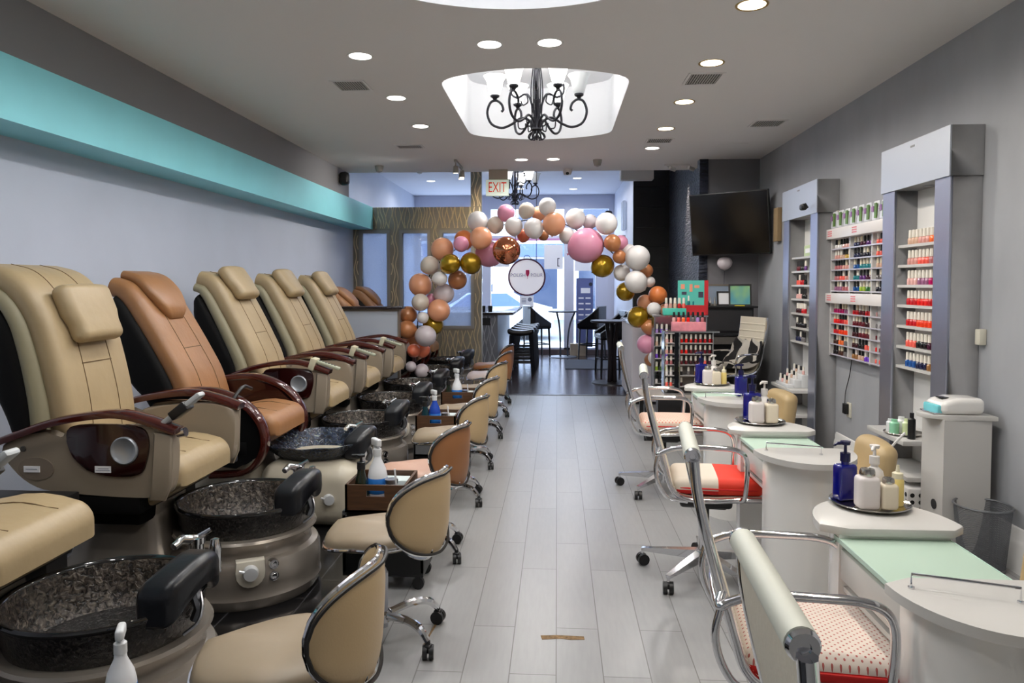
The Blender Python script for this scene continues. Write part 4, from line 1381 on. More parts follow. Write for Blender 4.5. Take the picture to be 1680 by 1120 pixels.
def tray(x, y, r, label, z=.7605):
    t = MB(); t.lathe([(0, 0), (r * .82, 0), (r * .9, .006), (r * .97, .01), (r, .013), (r * .985, .016), (r * .93, .011), (r * .8, .004), (0, .004)], 48)
    return tag(t.build('serving_tray', M_tray, None, (x, y, z), sharp=60), label, 'tray', 'round silver trays on the manicure tables')
def jar(x, y, label, m, s=1.0, z=.7655):
    t = thing('solution_jar', label, 'jar', (x, y, z))
    b = MB(); b.rbox((0, 0, .05 * s), (.064 * s, .058 * s, .1 * s), .014 * s, 2, 3); b.build('body', m, t)
    c = MB(); c.lathe([(0, .097 * s), (.02 * s, .097 * s), (.0225 * s, .103 * s), (.0225 * s, .112 * s), (.02 * s, .121 * s), (.008 * s, .124 * s), (.006 * s, .120 * s), (0, .120 * s)], 20); c.build('lid', mat('domed_steel_lid', (196, 192, 186), .2, 1.0), t)
    return t
def dropper(x, y, label, z=.7655):
    t = thing('oil_bottle', label, 'bottle', (x, y, z))
    MB().lathe([(0, 0), (.019, 0), (.02, .005), (.02, .085), (.015, .092), (0, .092)], 16).build('body', mat('yellow_oil', (228, 206, 128), .3), t)
    MB().lathe([(0, .09), (.017, .09), (.017, .108), (.007, .112), (.004, .135), (0, .136)], 14).build('nozzle', mat('ivory_cap', (226, 218, 190), .4), t)
    return t
M_jar = mat('frosted_jar', (224, 216, 214), .35); M_jar2 = mat('cream_jar', (226, 214, 192), .35)
tray(1.05, 2.50, .127, 'largest silver tray, on the nearest manicure table')
pump((.985, 2.545, .765), 'cobalt blue square pump bottle on the nearest tray', M_bblue, .95, .3, mat('navy_pump', (16, 18, 66), .25), True)
jar(1.02, 2.45, 'larger white jar with steel lid on the nearest tray', M_jar, 1.08)
jar(1.085, 2.445, 'smaller creamy jar with steel lid on the nearest tray', M_jar2, .85)
pump((1.08, 2.54, .765), 'white pearly pump bottle behind jars on the nearest tray', M_pearl, .9, 1.0)
dropper(1.135, 2.49, 'yellow oil bottle with pointed cap on the nearest tray')
tray(1.09, 3.98, .13, 'silver tray on the middle manicure table')
jar(1.06, 3.94, 'white jar with steel lid on the middle tray', M_jar, 1.15)
jar(1.14, 3.95, 'creamy jar with steel lid on the middle tray', M_jar2, 1.05)
pump((1.06, 4.03, .765), 'cobalt blue pump bottle behind jars on the middle tray', M_bblue, 1.15, .3, MATS['navy_pump'], True)
pump((1.125, 4.03, .765), 'white pump bottle behind jars on the middle tray', M_pearl, 1.0, .8)
tray(1.15, 5.5, .13, 'silver tray on the farthest manicure table')
jar(1.11, 5.45, 'left white jar with steel lid on the farthest tray', M_jar, 1.1)
jar(1.17, 5.44, 'middle white jar on the farthest tray', M_jar2, 1.0)
pump((1.17, 5.53, .765), 'white pump bottle on the farthest tray', M_pearl, 1.0, .9)
pump((1.08, 5.54, .765), 'cobalt blue pump bottle on the farthest tray', M_bblue, 1.1, .3, MATS['navy_pump'], True)
dropper(1.23, 5.46, 'pointed oil bottle on the farthest tray')
pump((1.215, 4.9, .765), 'cobalt blue bottle standing on the near end of the farthest table', M_bblue, 1.0, .3, MATS['navy_pump'], True)
# client chairs on the wall side
M_client = mat('camel_leather', (182, 158, 116), .45, noise=.04)
def client(loc, rz, label):
    t = thing('client_chair', label, 'chair', loc, rz, 'camel client chairs on the wall side of the tables')
    b = MB()
    b.rbox((-.2, 0, .52), (.12, .44, .30), .055, 5, 3, fn=lambda p: (p[0] + .35 * p[1] * p[1] - .12 * (p[2] - .4), p[1], p[2] - .25 * p[1] * p[1])); b.build('backrest', M_client, t)
    s = MB(); s.rbox((.02, 0, .40), (.42, .44, .13), .05, 4, 3); s.build('seat', M_client, t)
    MB().cyl((0, 0, .03 - loc[2]), (0, 0, .36), .03).build('column', M_chrome, t)
    MB().lathe([(0, 0), (.2, 0), (.2, .015), (.04, .035), (0, .035)], 24, (0, 0, -loc[2])).build('base', M_chrome, t)
    return t
client((1.62, 4.32, -.055), R(175), 'camel client chair opposite the red cushion, before the shelf column')
client((1.62, 6.05, -.03), R(185), 'camel client chair beyond the middle tray, by the far column')
client((1.42, 2.35, 0), R(180), 'camel client chair half hidden under the nearest table')

# ------------------------------------------------------------------ display columns on the right wall
shz = [.97, 1.10, 1.235, 1.37, 1.50, 1.63, 1.76]
def column(y0, y1, label):
    t = thing('display_cabinet', label, 'display cabinet', (2.41, (y0 + y1) / 2, 0), 0, 'tall silver display cabinets')
    h = (y1 - y0) / 2
    for s in (-1, 1):
        p = MB(); a, b = sorted((s * (h - .0), s * (h - .17)))
        p.box(-.165, -.002, a, b, 0.02, 2.12); p.mi = 1; p.box(-.18, -.165, a, b, 0.02, 2.12)
        p.build('pilaster', [M_alud, M_alu], t)
    hd = MB(); hd.box(-.182, -.002, -h - .01, h + .01, 2.12, 2.405); hd.mi = 1; hd.box(-.192, -.182, -h - .01, h + .01, 2.12, 2.405)
    hd.mi = 0; hd.box(-.194, -.192, -h * .06, h * .06, 2.36, 2.372)
    hd.build('header', [M_alud, mat('pale_aluminium', (196, 202, 212), .35, .5)], t)
    bk = MB(); bk.box(-.03, -.003, -h + .17, h - .17, .05, 2.12); bk.build('back_panel', M_white, t)
    for z in shz:
        s = MB(); s.box(-.15, -.03, -h + .17, h - .17, z - .018, z); s.build('shelf', M_lam, t)
    for z, x in ((.56, -.33), (.34, -.30)):
        s = MB(); s.box(x, -.03, -h + .172, h - .172, z - .03, z, b=.003); s.build('shelf', M_lam, t)
    pk = MB(); pk.lathe([(0, -.004), (.03, -.004), (.03, 0), (0, 0)], 16, (-.09, 0, 2.12)); pk.build('spot_lamp', M_steel, t)
    return t
column(4.33, 5.19, 'tall silver display cabinet nearest the camera, with white nail lamp cabinet beside')
column(6.46, 7.40, 'tall silver display cabinet farther away, camera clipped to its header')
t = thing('security_camera', 'small black camera clipped to the far cabinet header', 'camera', (2.2, 6.62, 2.18))
MB().tube([(0, 0, 0), (-.03, -.03, .03), (-.05, -.06, .02), (-.07, -.1, .0)], .008, 6).build('bracket', M_black, t)
MB().rbox((-.08, -.13, -.01), (.05, .09, .055), .02, 2, 3).build('case', M_black, t)

# nail polish ----------------------------------------------------------------
BM = {}
def bottle_mesh(key, rgb, rough=.12):
    if key in BM: return BM[key]
    b = MB(); n = 8
    b.lathe([(0, 0), (.0115, 0), (.0125, .004), (.0125, .026), (.009, .032), (.0055, .034), (0, .034)], n)
    o = b.build('nail_polish', mat('polish_' + key.replace(' ', '_'), rgb, rough, coat=.6)); me = o.data; bpy.data.objects.remove(o); BM[key] = me; return me
CM = {}
def cap_mesh(key):
    if key in CM: return CM[key]
    c = MB(); c.lathe([(0, .033), (.0092, .033), (.0088, .06), (.008, .071), (0, .072)], 8)
    o = c.build('cap', {'black': M_black, 'white': mat('white_cap', (232, 226, 214), .4), 'ivory': mat('ivory_polish_cap', (220, 208, 180), .4)}[key]); me = o.data; bpy.data.objects.remove(o); CM[key] = me; return me
NP = [0]
def polish(loc, key, rgb, cap, label, group, s=1.0):
    o = bpy.data.objects.new('nail_polish', bottle_mesh(key, rgb)); COL.objects.link(o)
    o.location = loc; o.scale = (s, s, s); tag(o, label, 'nail polish', group)
    c = bpy.data.objects.new('cap', cap_mesh(cap)); COL.objects.link(c); c.parent = o
    NP[0] += 1
    return o
PAL = {'pale pink': (226, 176, 170), 'blush': (208, 150, 140), 'nude': (206, 170, 146), 'dusty rose': (178, 104, 108), 'mauve': (150, 96, 130), 'purple': (92, 44, 116), 'navy': (22, 26, 66), 'deep plum': (66, 20, 46),
       'blue': (24, 80, 150), 'teal': (22, 120, 130), 'green': (60, 110, 60), 'lime': (150, 180, 60), 'red': (190, 16, 26), 'bright red': (226, 24, 22), 'orange red': (232, 62, 26), 'orange': (236, 110, 50), 'coral': (236, 98, 84),
       'wine': (96, 10, 26), 'maroon': (58, 8, 18), 'magenta': (176, 20, 92), 'black': (22, 18, 22), 'brown': (70, 40, 30), 'bronze': (150, 106, 62), 'grey': (110, 106, 106), 'lavender': (176, 140, 210), 'violet': (110, 60, 190), 'clear': (226, 222, 220), 'gold': (196, 160, 70), 'dark navy': (14, 16, 36)}
def P(key): return PAL[key]
def rack(z0, z1, name, rowz, colours):
    t = thing('polish_rack', '%s white wall rack of nail polish between the silver cabinets' % name, 'rack', (2.408, 5.82, 0), 0, 'white wall racks of nail polish')
    b = MB(); b.box(-.012, 0, -.62, .63, z0, z1); b.build('back_panel', M_white, t)
    for y in (.63, .235, -.18, -.62):
        d = MB(); d.box(-.06, -.012, y - .011, y + .011, z0, z1); d.build('divider', M_lam, t)
    for z in rowz:
        s = MB(); s.box(-.062, -.012, -.61, .62, z - .006, z); s.box(-.066, -.062, -.61, .62, z - .006, z + .004); s.build('shelf', mat('clear_acrylic', (190, 186, 198), .1), t)
    h = MB(); h.box(-.10, 0, -.63, .66, z1, z1 + .085, b=.004); o = h.build('header', mat('header_white', (226, 222, 220), .3), t)
    for y in (.56, .05):
        m = MB()
        for k in range(3):
            m.box(-.1015, -.1, y - .045, y + .045, z1 + .022 + k * .018, z1 + .032 + k * .018)
        m.build('red_lettering', mat('pale_red_print', (222, 130, 136), .5), o)
    return t
upz = [1.80, 1.712, 1.624, 1.536, 1.448]
loz = [1.262, 1.175, 1.088, 1.0, .912]
rack(1.43, 1.885, 'upper', upz, None)
rack(.895, 1.345, 'lower', loz, None)
colsY = [(.60, .265), (.205, -.15), (-.21, -.56)]
up = [[['clear', 'pale pink'], ['navy', 'deep plum', 'purple'], ['coral', 'teal', 'green']],
      [['blush', 'nude', 'gold'], ['navy', 'dark navy', 'dark navy'], ['coral', 'red']],
      [['dusty rose', 'blush'], ['blue', 'teal', 'teal'], ['nude', 'orange', 'green']],
      [['dusty rose', 'coral', 'blush'], ['teal', 'purple', 'deep plum'], ['grey', 'blush', 'red']],
      [['mauve', 'dusty rose'], ['blue', 'lime', 'green'], ['dark navy', 'navy']]]
lo = [[['magenta', 'magenta', 'mauve'], ['red', 'wine', 'red']], [['bright red', 'red', 'coral'], ['wine', 'wine', 'maroon']], [['red', 'orange red', 'orange red'], ['maroon', 'wine', 'wine']],
      [['brown', 'orange', 'grey'], ['maroon', 'black', 'coral']], [['black', 'brown', 'grey'], ['bronze', 'nude', 'violet']]]
cn = ['left', 'middle', 'right']
for (rk, zs, data) in (('upper', upz, up), ('lower', loz, lo)):
    for ri, z in enumerate(zs):
        for ci, pal in enumerate(data[ri]):
            y0, y1 = colsY[ci]
            n = 6
            for i in range(n):
                if ci == 2 and i > 3: continue        # hidden behind the near cabinet
                key = pal[min(len(pal) - 1, int(i * len(pal) / n))]
                cap = rnd.choice(['black', 'ivory', 'black', 'white'])
                y = 5.82 + y0 + (y1 - y0) * (i + .5) / n
                polish((2.371, y, z + .0005), key, P(key), cap, '%s nail polish, %s along row %s, %s column of %s rack' % (key, ORD[i], ['one', 'two', 'three', 'four', 'five'][ri], cn[ci], rk), 'nail polishes on the wall racks', 1.12)
for ri, z in enumerate(loz[:5]):
    for i in range(4):
        key = ['clear', 'grey', 'wine', 'wine', 'coral'][ri] if (i + ri) % 3 else ['pale pink', 'blush', 'grey', 'bright red', 'clear'][ri]
        o = MB(); o.rbox((0, 0, .017), (.012, .016, .034), .006, 1, 2)
        o = o.build('nail_tip', mat('polish_' + key.replace(' ', '_'), P(key), .12, coat=.6), None, (2.375, 5.82 - .225 - i * .068, z + .0005))
        tag(o, '%s sample nail tip, %s on row %s of the lower rack right column' % (key, ORD[i], ['one', 'two', 'three', 'four', 'five'][ri]), 'sample', 'sample nail tips on the lower rack')
# pouches on the top rack
pn = ['white', 'silver', 'green', 'white', 'green', 'white', 'green']
for i in range(8):
    y = 6.40 - i * .135
    b = MB()
    b.rbox((0, 0, .075), (.05, .10, .15), .02, 2, 2, fn=lambda p: (p[0] * (1 - .7 * max(0, (p[2] - .03) / .12)), p[1], p[2]))
    b.mi = 1; b.box(-.0265, -.02, -.05, -.012, .02, .13); b.mi = 2; b.box(-.0275, -.02, .0, .035, .07, .11)
    o = b.build('spa_pouch', [mat('pouch_white', (222, 224, 230), .25), mat('pouch_green', (96, 132, 60), .4), mat('pouch_purple', (150, 110, 160), .4)], None, (2.36, y, 1.971))
    tag(o, 'white and green foil pouch, %s from left on the rack top' % ORD[i], 'pouch', 'foil pouches on top of the wall rack')
# cabinet shelf polishes
near = {1.76: (['nude', 'blush', 'orange'], 1), 1.63: (['blush', 'coral', 'dusty rose'], 1), 1.50: (['pale pink', 'mauve', 'magenta'], 1), 1.37: (['red', 'bright red', 'red'], 1), 1.235: (['red', 'orange red', 'orange red'], 1), 1.10: (['coral', 'black', 'deep plum'], 1), .97: (['blue', 'navy', 'bronze'], 0)}
order = {z: i for i, z in enumerate(sorted(shz, reverse=True))}
def shelf_row(y0, y1, n, z, pal, who, x=2.31):
    r = order[z]
    for i in range(n):
        key = pal[min(len(pal) - 1, int(i * len(pal) / n))]
        y = y0 + (y1 - y0) * (i + .5) / n
        polish((x, y, z + .0005), key, P(key), 'white' if who == 'near' or rnd.random() < .5 else 'black', '%s polish, %s from left on %s shelf down in the %s cabinet' % (key, ORD[i], ORD[r], who), 'polishes on the cabinet shelves', 1.3)
for z, (pal, f) in near.items():
    shelf_row(4.93, 4.56, 8, z, pal, 'near', 2.285)
far = {1.63: ['wine', 'black', 'purple'], 1.50: ['coral', 'red', 'black'], 1.37: ['pale pink', 'black'], 1.235: ['maroon', 'red'], 1.10: ['black', 'black'], .97: ['navy', 'grey']}
for z, pal in far.items():
    shelf_row(7.13, 6.87, 5, z, pal, 'far', 2.285)
b = MB(); b.box(-.04, .04, -.1, .1, 0, .1, b=.005); b.mi = 1; b.box(-.042, -.04, -.06, .06, .03, .07)
tag(b.build('soap_pack', [mat('pack_green', (190, 206, 160), .5), M_paper], None, (2.32, 6.84, 1.761)), 'pale green pack on the top shelf of the far cabinet', 'box')
# tiered white bottle stand on the far cabinet low shelf
for r in range(3):
    s = MB(); s.box(-.03, .03, -.17, .17, 0, .03 + .045 * r, b=.002)
    tag(s.build('tier_step', mat('clear_step', (222, 224, 226), .15), None, (2.12 + .063 * r, 6.93, .561)), 'clear display step, %s tier on the far low shelf' % ORD[r], 'step', 'display steps on the far low shelf')
    for i in range(5):
        key = ['clear', 'pale pink', 'clear', 'nude', 'clear'][(i + r) % 5]
        polish((2.12 + .063 * r, 7.06 - i * .065, .561 + .031 + .045 * r), key, P(key), 'black' if i % 2 else 'white', '%s treatment polish, %s from left on the %s step tier' % (key, ORD[i], ORD[r]), 'treatment polishes on the low far shelf')
# tray of jars on the near low shelf
tray(2.18, 4.72, .115, 'round dark tray on the low shelf of the near cabinet', .5605)
for i, (dx, dy, nm, col, h) in enumerate(((-.05, .06, 'frosted', (226, 228, 230), .08), (.0, .03, 'white', (232, 232, 234), .1), (-.06, -.01, 'mint green', (150, 214, 178), .09), (.0, -.05, 'pale lime', (206, 220, 170), .1))):
    j = MB(); j.lathe([(0, 0), (.026, 0), (.028, .006), (.028, h * .75), (.018, h * .85), (.018, h), (0, h)], 16)
    tag(j.build('lotion_jar', mat('jar_' + nm.replace(' ', '_'), col, .2), None, (2.18 + dx, 4.72 + dy, .565)), '%s lotion jar on the low near shelf tray' % nm, 'jar')
bt_ = MB(); bt_.lathe([(0, 0), (.022, 0), (.022, .12), (.012, .13), (.012, .16), (0, .16)], 14)
tag(bt_.build('lotion_bottle', M_black, None, (2.16, 4.57, .5605)), 'black bottle at the right end of the low near shelf', 'bottle')

# UV lamp cabinet
t = thing('side_cabinet', 'white side cabinet with half round top against the right wall', 'cabinet', (2.22, 4.2, 0))
b = MB(); b.box(-.12, .13, -.12, .12, 0, .765); b.build('body', M_lam, t)
out = [(.15, .12), (.15, -.14)] + [(.0 + .16 * math.cos(R(a)) * 1.15 - .02, .125 * math.sin(R(a))) for a in range(-80, -281, -12)]
s = MB(); s.prism(out, 'xy', .765, .79, b=.004); s.build('top', M_lam, t)
h = MB(); h.lathe([(0, 0), (.028, 0), (.028, .003), (0, .003)], 20, M=Matrix.Translation((-.1203, -.03, .28)) @ Matrix.Rotation(R(-90), 4, 'Y')); h.build('cable_hole', M_black, t)
t = thing('nail_lamp', 'white nail curing lamp with aqua opening on the side cabinet', 'lamp', (2.19, 4.19, .7905), R(2))
b = MB(); b.rbox((.02, 0, .045), (.235, .19, .09), .03, 3, 4, fn=lambda p: (p[0], p[1], p[2] * (1 - .35 * max(0, (-p[0] - .02) / .1)) if p[2] > .03 else p[2])); b.build('shell', M_gwhite, t)
b = MB(); b.box(-.115, -.08, -.075, .075, .006, .05, b=.008); b.build('opening', mat('aqua_plastic', (120, 206, 214), .25), t)
b = MB(); b.box(-.135, -.08, -.07, .07, .002, .01, b=.003); b.build('plate', M_chrome, t)
b = MB(); b.box(-.07, -.03, -.03, .03, .082, .088); b.build('display', M_black, t)
M_mesh = glass_mat('wire_mesh', (120, 120, 124), .0)
nt = M_mesh.node_tree
for n in list(nt.nodes):
    if n.type == 'BSDF_GLOSSY': nt.nodes.remove(n)
d_ = nt.nodes.new('ShaderNodeBsdfDiffuse'); d_.inputs['Color'].default_value = lin((96, 98, 102))
mxn = [n for n in nt.nodes if n.type == 'MIX_SHADER'][0]; nt.links.new(d_.outputs[0], mxn.inputs[2])
[n for n in nt.nodes if n.type == 'BSDF_TRANSPARENT'][0].inputs['Color'].default_value = (1, 1, 1, 1)
tcn = nt.nodes.new('ShaderNodeTexCoord'); sx_ = nt.nodes.new('ShaderNodeTexWave'); sx_.inputs['Scale'].default_value = 60; sx_.bands_direction = 'Z'
sy_ = nt.nodes.new('ShaderNodeTexWave'); sy_.inputs['Scale'].default_value = 60; sy_.bands_direction = 'DIAGONAL'
for w_ in (sx_, sy_): nt.links.new(tcn.outputs['Object'], w_.inputs['Vector'])
mm = nt.nodes.new('ShaderNodeMath'); mm.operation = 'MULTIPLY'; nt.links.new(sx_.outputs['Fac'], mm.inputs[0]); nt.links.new(sy_.outputs['Fac'], mm.inputs[1])
mr = nt.nodes.new('ShaderNodeMapRange'); mr.inputs['To Min'].default_value = .75; mr.inputs['To Max'].default_value = .2; nt.links.new(mm.outputs[0], mr.inputs['Value'])
nt.links.new(mr.outputs[0], mxn.inputs['Fac'])
t = thing('waste_bin', 'grey wire mesh waste bin at the foot of the right wall', 'bin', (2.25, 3.97, 0))
w = MB(); w.lathe([(.108, .01), (.135, .335)], 40); w.build('basket', M_mesh, t)
for f in t.children[0].data.polygons: pass
bm_ = bmesh.new(); bm_.from_mesh(t.children[0].data); bmesh.ops.delete(bm_, geom=[f for f in bm_.faces if len(f.verts) > 4], context='FACES_ONLY'); bm_.to_mesh(t.children[0].data); bm_.free()
w = MB(); w.tube([(.136 * math.cos(2 * PI * k / 40), .136 * math.sin(2 * PI * k / 40), .337) for k in range(40)], .006, 8, closed=True); w.build('rim', mat('bin_grey', (110, 112, 116), .4, .4), t)
w = MB(); w.lathe([(0, 0), (.11, 0), (.111, .02), (.105, .02), (.104, .008), (0, .008)], 40); w.build('base', MATS['bin_grey'], t)
# perforated basket under the near cabinet
t = thing('storage_basket', 'white basket with round holes under the near cabinet shelf', 'basket', (2.2, 4.62, 0))
b = MB(); b.box(-.1, .1, -.15, .15, 0, .28, b=.01); b.build('case', M_white, t)
h = MB()
for i in range(6):
    for j in range(6):
        for fx in (0, 1):
            if fx == 0: h.lathe([(0, 0), (.014, 0), (.014, .001), (0, .001)], 8, M=Matrix.Translation((-.1005, -.125 + i * .05, .03 + j * .042)) @ Matrix.Rotation(R(-90), 4, 'Y'))
            elif i < 4: h.lathe([(0, 0), (.014, 0), (.014, .001), (0, .001)], 8, M=Matrix.Translation((-.075 + i * .05, -.1505, .03 + j * .042)) @ Matrix.Rotation(R(90), 4, 'X'))
h.build('holes', M_black, t)
c_ = MB(); c_.tube(catmull([(2.07, 4.46, .62), (2.0, 4.5, .5), (2.02, 4.55, .35), (2.05, 4.6, .29)], 6), .007, 6)
tag(c_.build('power_cord', M_white), 'white cord looping from the low shelf to the floor basket', 'cord')
# wall electrics
t = thing('wall_outlet', 'ivory outlet with black adapter plugged in on the right wall', 'outlet', (2.405, 6.15, .47))
b = MB(); b.box(-.006, .004, -.04, .04, -.06, .06, b=.002); b.build('cover_plate', mat('ivory_plate', (210, 206, 190), .4), t)
b = MB(); b.box(-.04, -.006, -.01, .05, -.035, .05, b=.006); b.build('adapter', M_black, t)
c_ = MB(); c_.tube(catmull([(2.375, 6.17, .52), (2.39, 6.19, .62), (2.395, 6.13, .76), (2.395, 6.09, .9)], 6), .0035, 6)
tag(c_.build('adapter_cord', M_black), 'thin dark cord running from the rack down to adapter', 'cord')
t = thing('wall_sensor', 'ivory switch box on the right wall edge of near cabinet', 'switch', (2.40, 4.28, 1.205))
b = MB(); b.box(-.03, .01, -.025, .025, -.045, .045, b=.006); b.build('case', MATS['ivory_plate'], t)
t = thing('wall_clip', 'round cream disc by the top of the foil pouches', 'fitting', (2.395, 6.43, 2.10)); b = MB(); b.lathe([(0, 0), (.035, 0), (.03, .02), (0, .02)], 16, M=Matrix.Rotation(R(-90), 4, 'Y')); b.build('case', MATS['ivory_plate'], t)

# ------------------------------------------------------------------ polish stand on its low table
t = thing('end_table', 'low grey table under the nail polish stand', 'table', (1.22, 7.25, 0))
s = MB(); s.prism([(-.42, .28), (-.42, -.1)] + [(-.42 + .14 - .14 * math.cos(R(a)), -.16 - .14 * math.sin(R(a))) for a in (20, 50, 80)] + [(.38, -.3), (.38, .28)], 'xy', .41, .44, b=.004); s.build('tabletop', mat('grey_oak', (150, 142, 134), .5, noise=.12, stretch=(2, 12, 2)), t)
for x in (-.36, .33):
    for y in (-.18, .22):
        MB().box(x - .02, x + .02, y - .02, y + .02, 0, .41).build('leg', M_black, t)
MB().box(-.36, .35, -.2, .24, .14, .16).build('shelf', M_black, t)
t = thing('polish_stand', 'mirrored counter stand full of red nail polishes', 'display stand', (1.29, 7.22, .4405))
M_mir = mat('mirror_acrylic', (170, 172, 176), .12, .9)
b = MB(); b.box(-.255, .265, -.12, .14, 0, .015); b.box(-.255, .265, -.12, .14, .60, .612); b.box(-.115, -.105, -.115, .13, .015, .60); b.box(.20, .21, -.115, .13, .015, .60); b.box(-.25, -.24, -.05, .13, .015, .6)
b.build('frame', M_mir, t)
b = MB(); b.box(-.115, .21, -.02, -.01, .015, .60); b.build('back_panel', mat('smoke_panel', (96, 92, 92), .2, .3), t)
b = MB(); b.box(-.16, -.12, -.118, -.10, .015, .60); b.build('mirror_strip', mat('dark_mirror', (40, 44, 50), .08, .8), t)
for k in range(5):
    b = MB(); b.box(-.105, .20, -.11, -.02, .075 + k * .105, .08 + k * .105); b.box(-.24, -.16, -.11, -.02, .075 + k * .105, .08 + k * .105); b.build('shelf', mat('stand_shelf', (196, 192, 190), .2), t)
rows = [(.500, ['bright red', 'red', 'red'], 7), (.395, ['bright red', 'wine', 'wine', 'wine'], 7), (.290, ['wine', 'maroon', 'coral', 'deep plum'], 7), (.185, ['black', 'grey', 'bronze', 'orange red', 'nude'], 5), (.080, ['maroon', 'nude', 'blush'], 3)]
for ri, (z, pal, n) in enumerate(rows):
    for i in range(n):
        key = pal[min(len(pal) - 1, int(i * len(pal) / n))]
        polish((1.29 - .085 + i * (.27 / max(n - 1, 1)), 7.22 - .065, .4405 + z + .0005), key, P(key), 'white', '%s polish, %s from left on row %s of the mirrored stand' % (key, ORD[i], ['one', 'two', 'three', 'four', 'five'][ri]), 'polishes on the mirrored stand', 1.12)
    for i in range(2):
        key = ['pale pink', 'blush', 'dusty rose', 'clear', 'coral'][ri]
        polish((1.29 - .225 + i * .04, 7.22 - .07, .4405 + z + .0005), key, P(key), 'white', '%s polish, %s on narrow side row %s of the mirrored stand' % (key, ORD[i], ['one', 'two', 'three', 'four', 'five'][ri]), 'polishes on the mirrored stand', 1.12)
b = MB(); b.box(-.16, .16, -.05, .05, 0, .085, b=.004); o = b.build('display_tray', mat('pink_marble_card', (222, 140, 150), .5, noise=.25, nscale=9), None, (1.28, 7.22, 1.053)); tag(o, 'pink marbled tray of black capped polishes on the stand', 'tray')
for i in range(7):
    key = ['pale pink', 'coral', 'orange', 'bright red', 'grey', 'lavender', 'dusty rose'][i]
    polish((1.28 - .14 + i * .046, 7.22, 1.139), key, P(key), 'black', '%s polish with black cap, %s in the pink marbled tray' % (key, ORD[i]), 'polishes in the pink tray', 1.35)
# second stand behind, facing left
t = thing('polish_stand', 'taller grey side stand of pastel polishes behind the mirrored stand', 'display stand', (1.27, 7.72, .45))
b = MB(); b.box(-.27, -.26, -.1, .1, 0, .72); b.box(.26, .27, -.1, .1, 0, .72); b.box(-.27, .27, .09, .1, 0, .72); b.box(-.28, .28, -.11, .11, .72, .735)
b.build('frame', M_mir, t)
MB().box(-.27, .27, -.1, .1, -.012, 0).build('base', M_black, t)
MB().box(-.22, .22, -.08, .08, -.45, -.012).build('plinth', mat('plinth_grey', (84, 82, 84), .5), t)
for k in range(5):
    z = .03 + k * .13
    MB().box(-.26, .26, -.1, .09, z - .006, z).build('shelf', MATS['stand_shelf'], t)
    for i in range(3):
        key = ['clear', 'lime', 'violet', 'nude', 'lavender'][k] if i != 1 else ['black', 'green', 'mauve', 'clear', 'violet'][k]
        polish((1.27 - .235 + i * .05, 7.66, .45 + z + .0005), key, P(key), 'black' if k == 0 else 'white', '%s polish, %s from left on row %s of the taller side stand' % (key, ORD[i], ['five', 'four', 'three', 'two', 'one'][k]), 'polishes on the taller side stand', 1.3)
# counter card and boxes on top
t = thing('counter_card', 'teal and red upright display card above the polish stand', 'display card', (1.42, 7.80, 1.186), R(-6))
MB().box(-.14, .14, -.05, .05, 0, .1).build('base', mat('red_card', (190, 24, 34), .5), t)
MB().box(-.15, .12, -.02, 0, .1, .36).build('panel', mat('teal_card', (84, 190, 174), .5), t)
MB().box(.121, .16, -.03, .03, .0, .36).build('side_flap', MATS['red_card'], t)
b = MB()
for i, (x, z, w, h) in enumerate(((-.12, .27, .04, .05), (-.11, .21, .05, .03), (-.03, .24, .03, .08), (.06, .18, .05, .06), (.02, .28, .05, .03))):
    b.mi = i % 2; b.box(x, x + w, -.0225, -.02, z, z + h)
b.build('print', [mat('salmon_print', (232, 150, 120), .5), mat('dark_print', (60, 60, 80), .5)], t)
t = thing('polish_box', 'turquoise angled box of white capped polishes left of the display card', 'box', (1.24, 7.74, 1.186)); MB().box(-.13, .1, -.06, .06, 0, .07, b=.004).build('case', mat('turquoise_card', (70, 186, 164), .5), t)
for i in range(5):
    polish((1.14 + i * .045, 7.73, 1.2565), ['pale pink', 'blush', 'nude', 'red', 'coral'][i], P(['pale pink', 'blush', 'nude', 'red', 'coral'][i]), 'white', '%s polish with tall white cap, %s in the turquoise box' % (['pale pink', 'blush', 'nude', 'red', 'coral'][i], ORD[i]), 'polishes in the turquoise box', 1.5)
for i in range(3):
    polish((1.38 + i * .05, 7.763 + .03, 1.2865), 'teal', P('teal'), 'white', 'teal polish with tall white cap, %s before the display card' % ORD[i], 'polishes before the display card', 1.4)

# ------------------------------------------------------------------ reception desk
M_desk = mat('desk_white', (216, 212, 220), .45)
t = thing('reception_desk', 'white reception desk with ribbed left side behind the balloons', 'desk', (1.33, 9.9, 0))
b = MB(); b.box(-.385, .36, -.70, .70, .04, 1.0); b.build('body', M_desk, t)
rb = MB()
for k in range(18):
    y = -.68 + k * .078
    rb.cyl((-.385, y, .06), (-.385, y, .98), .016, seg=8)
rb.build('ribbing', mat('ribbed_panel', (200, 198, 204), .5), t)
MB().box(-.41, .38, -.73, .72, 1.0, 1.03, b=.005).build('worktop', M_gwhite, t)
MB().box(-.37, .35, -.68, .68, 0, .04).build('plinth', M_black, t)
for i in range(9):
    k = ['wine', 'black', 'clear', 'lavender', 'clear', 'red', 'dusty rose', 'grey', 'clear'][i]
    polish((1.0 + (i % 3) * .08, 9.4 + (i // 3) * .16, 1.031), k, P(k), 'white' if i % 2 else 'black', '%s polish on the reception desk top, %s of the cluster' % (k, ORD[i]), 'polishes on the reception desk', 1.4)

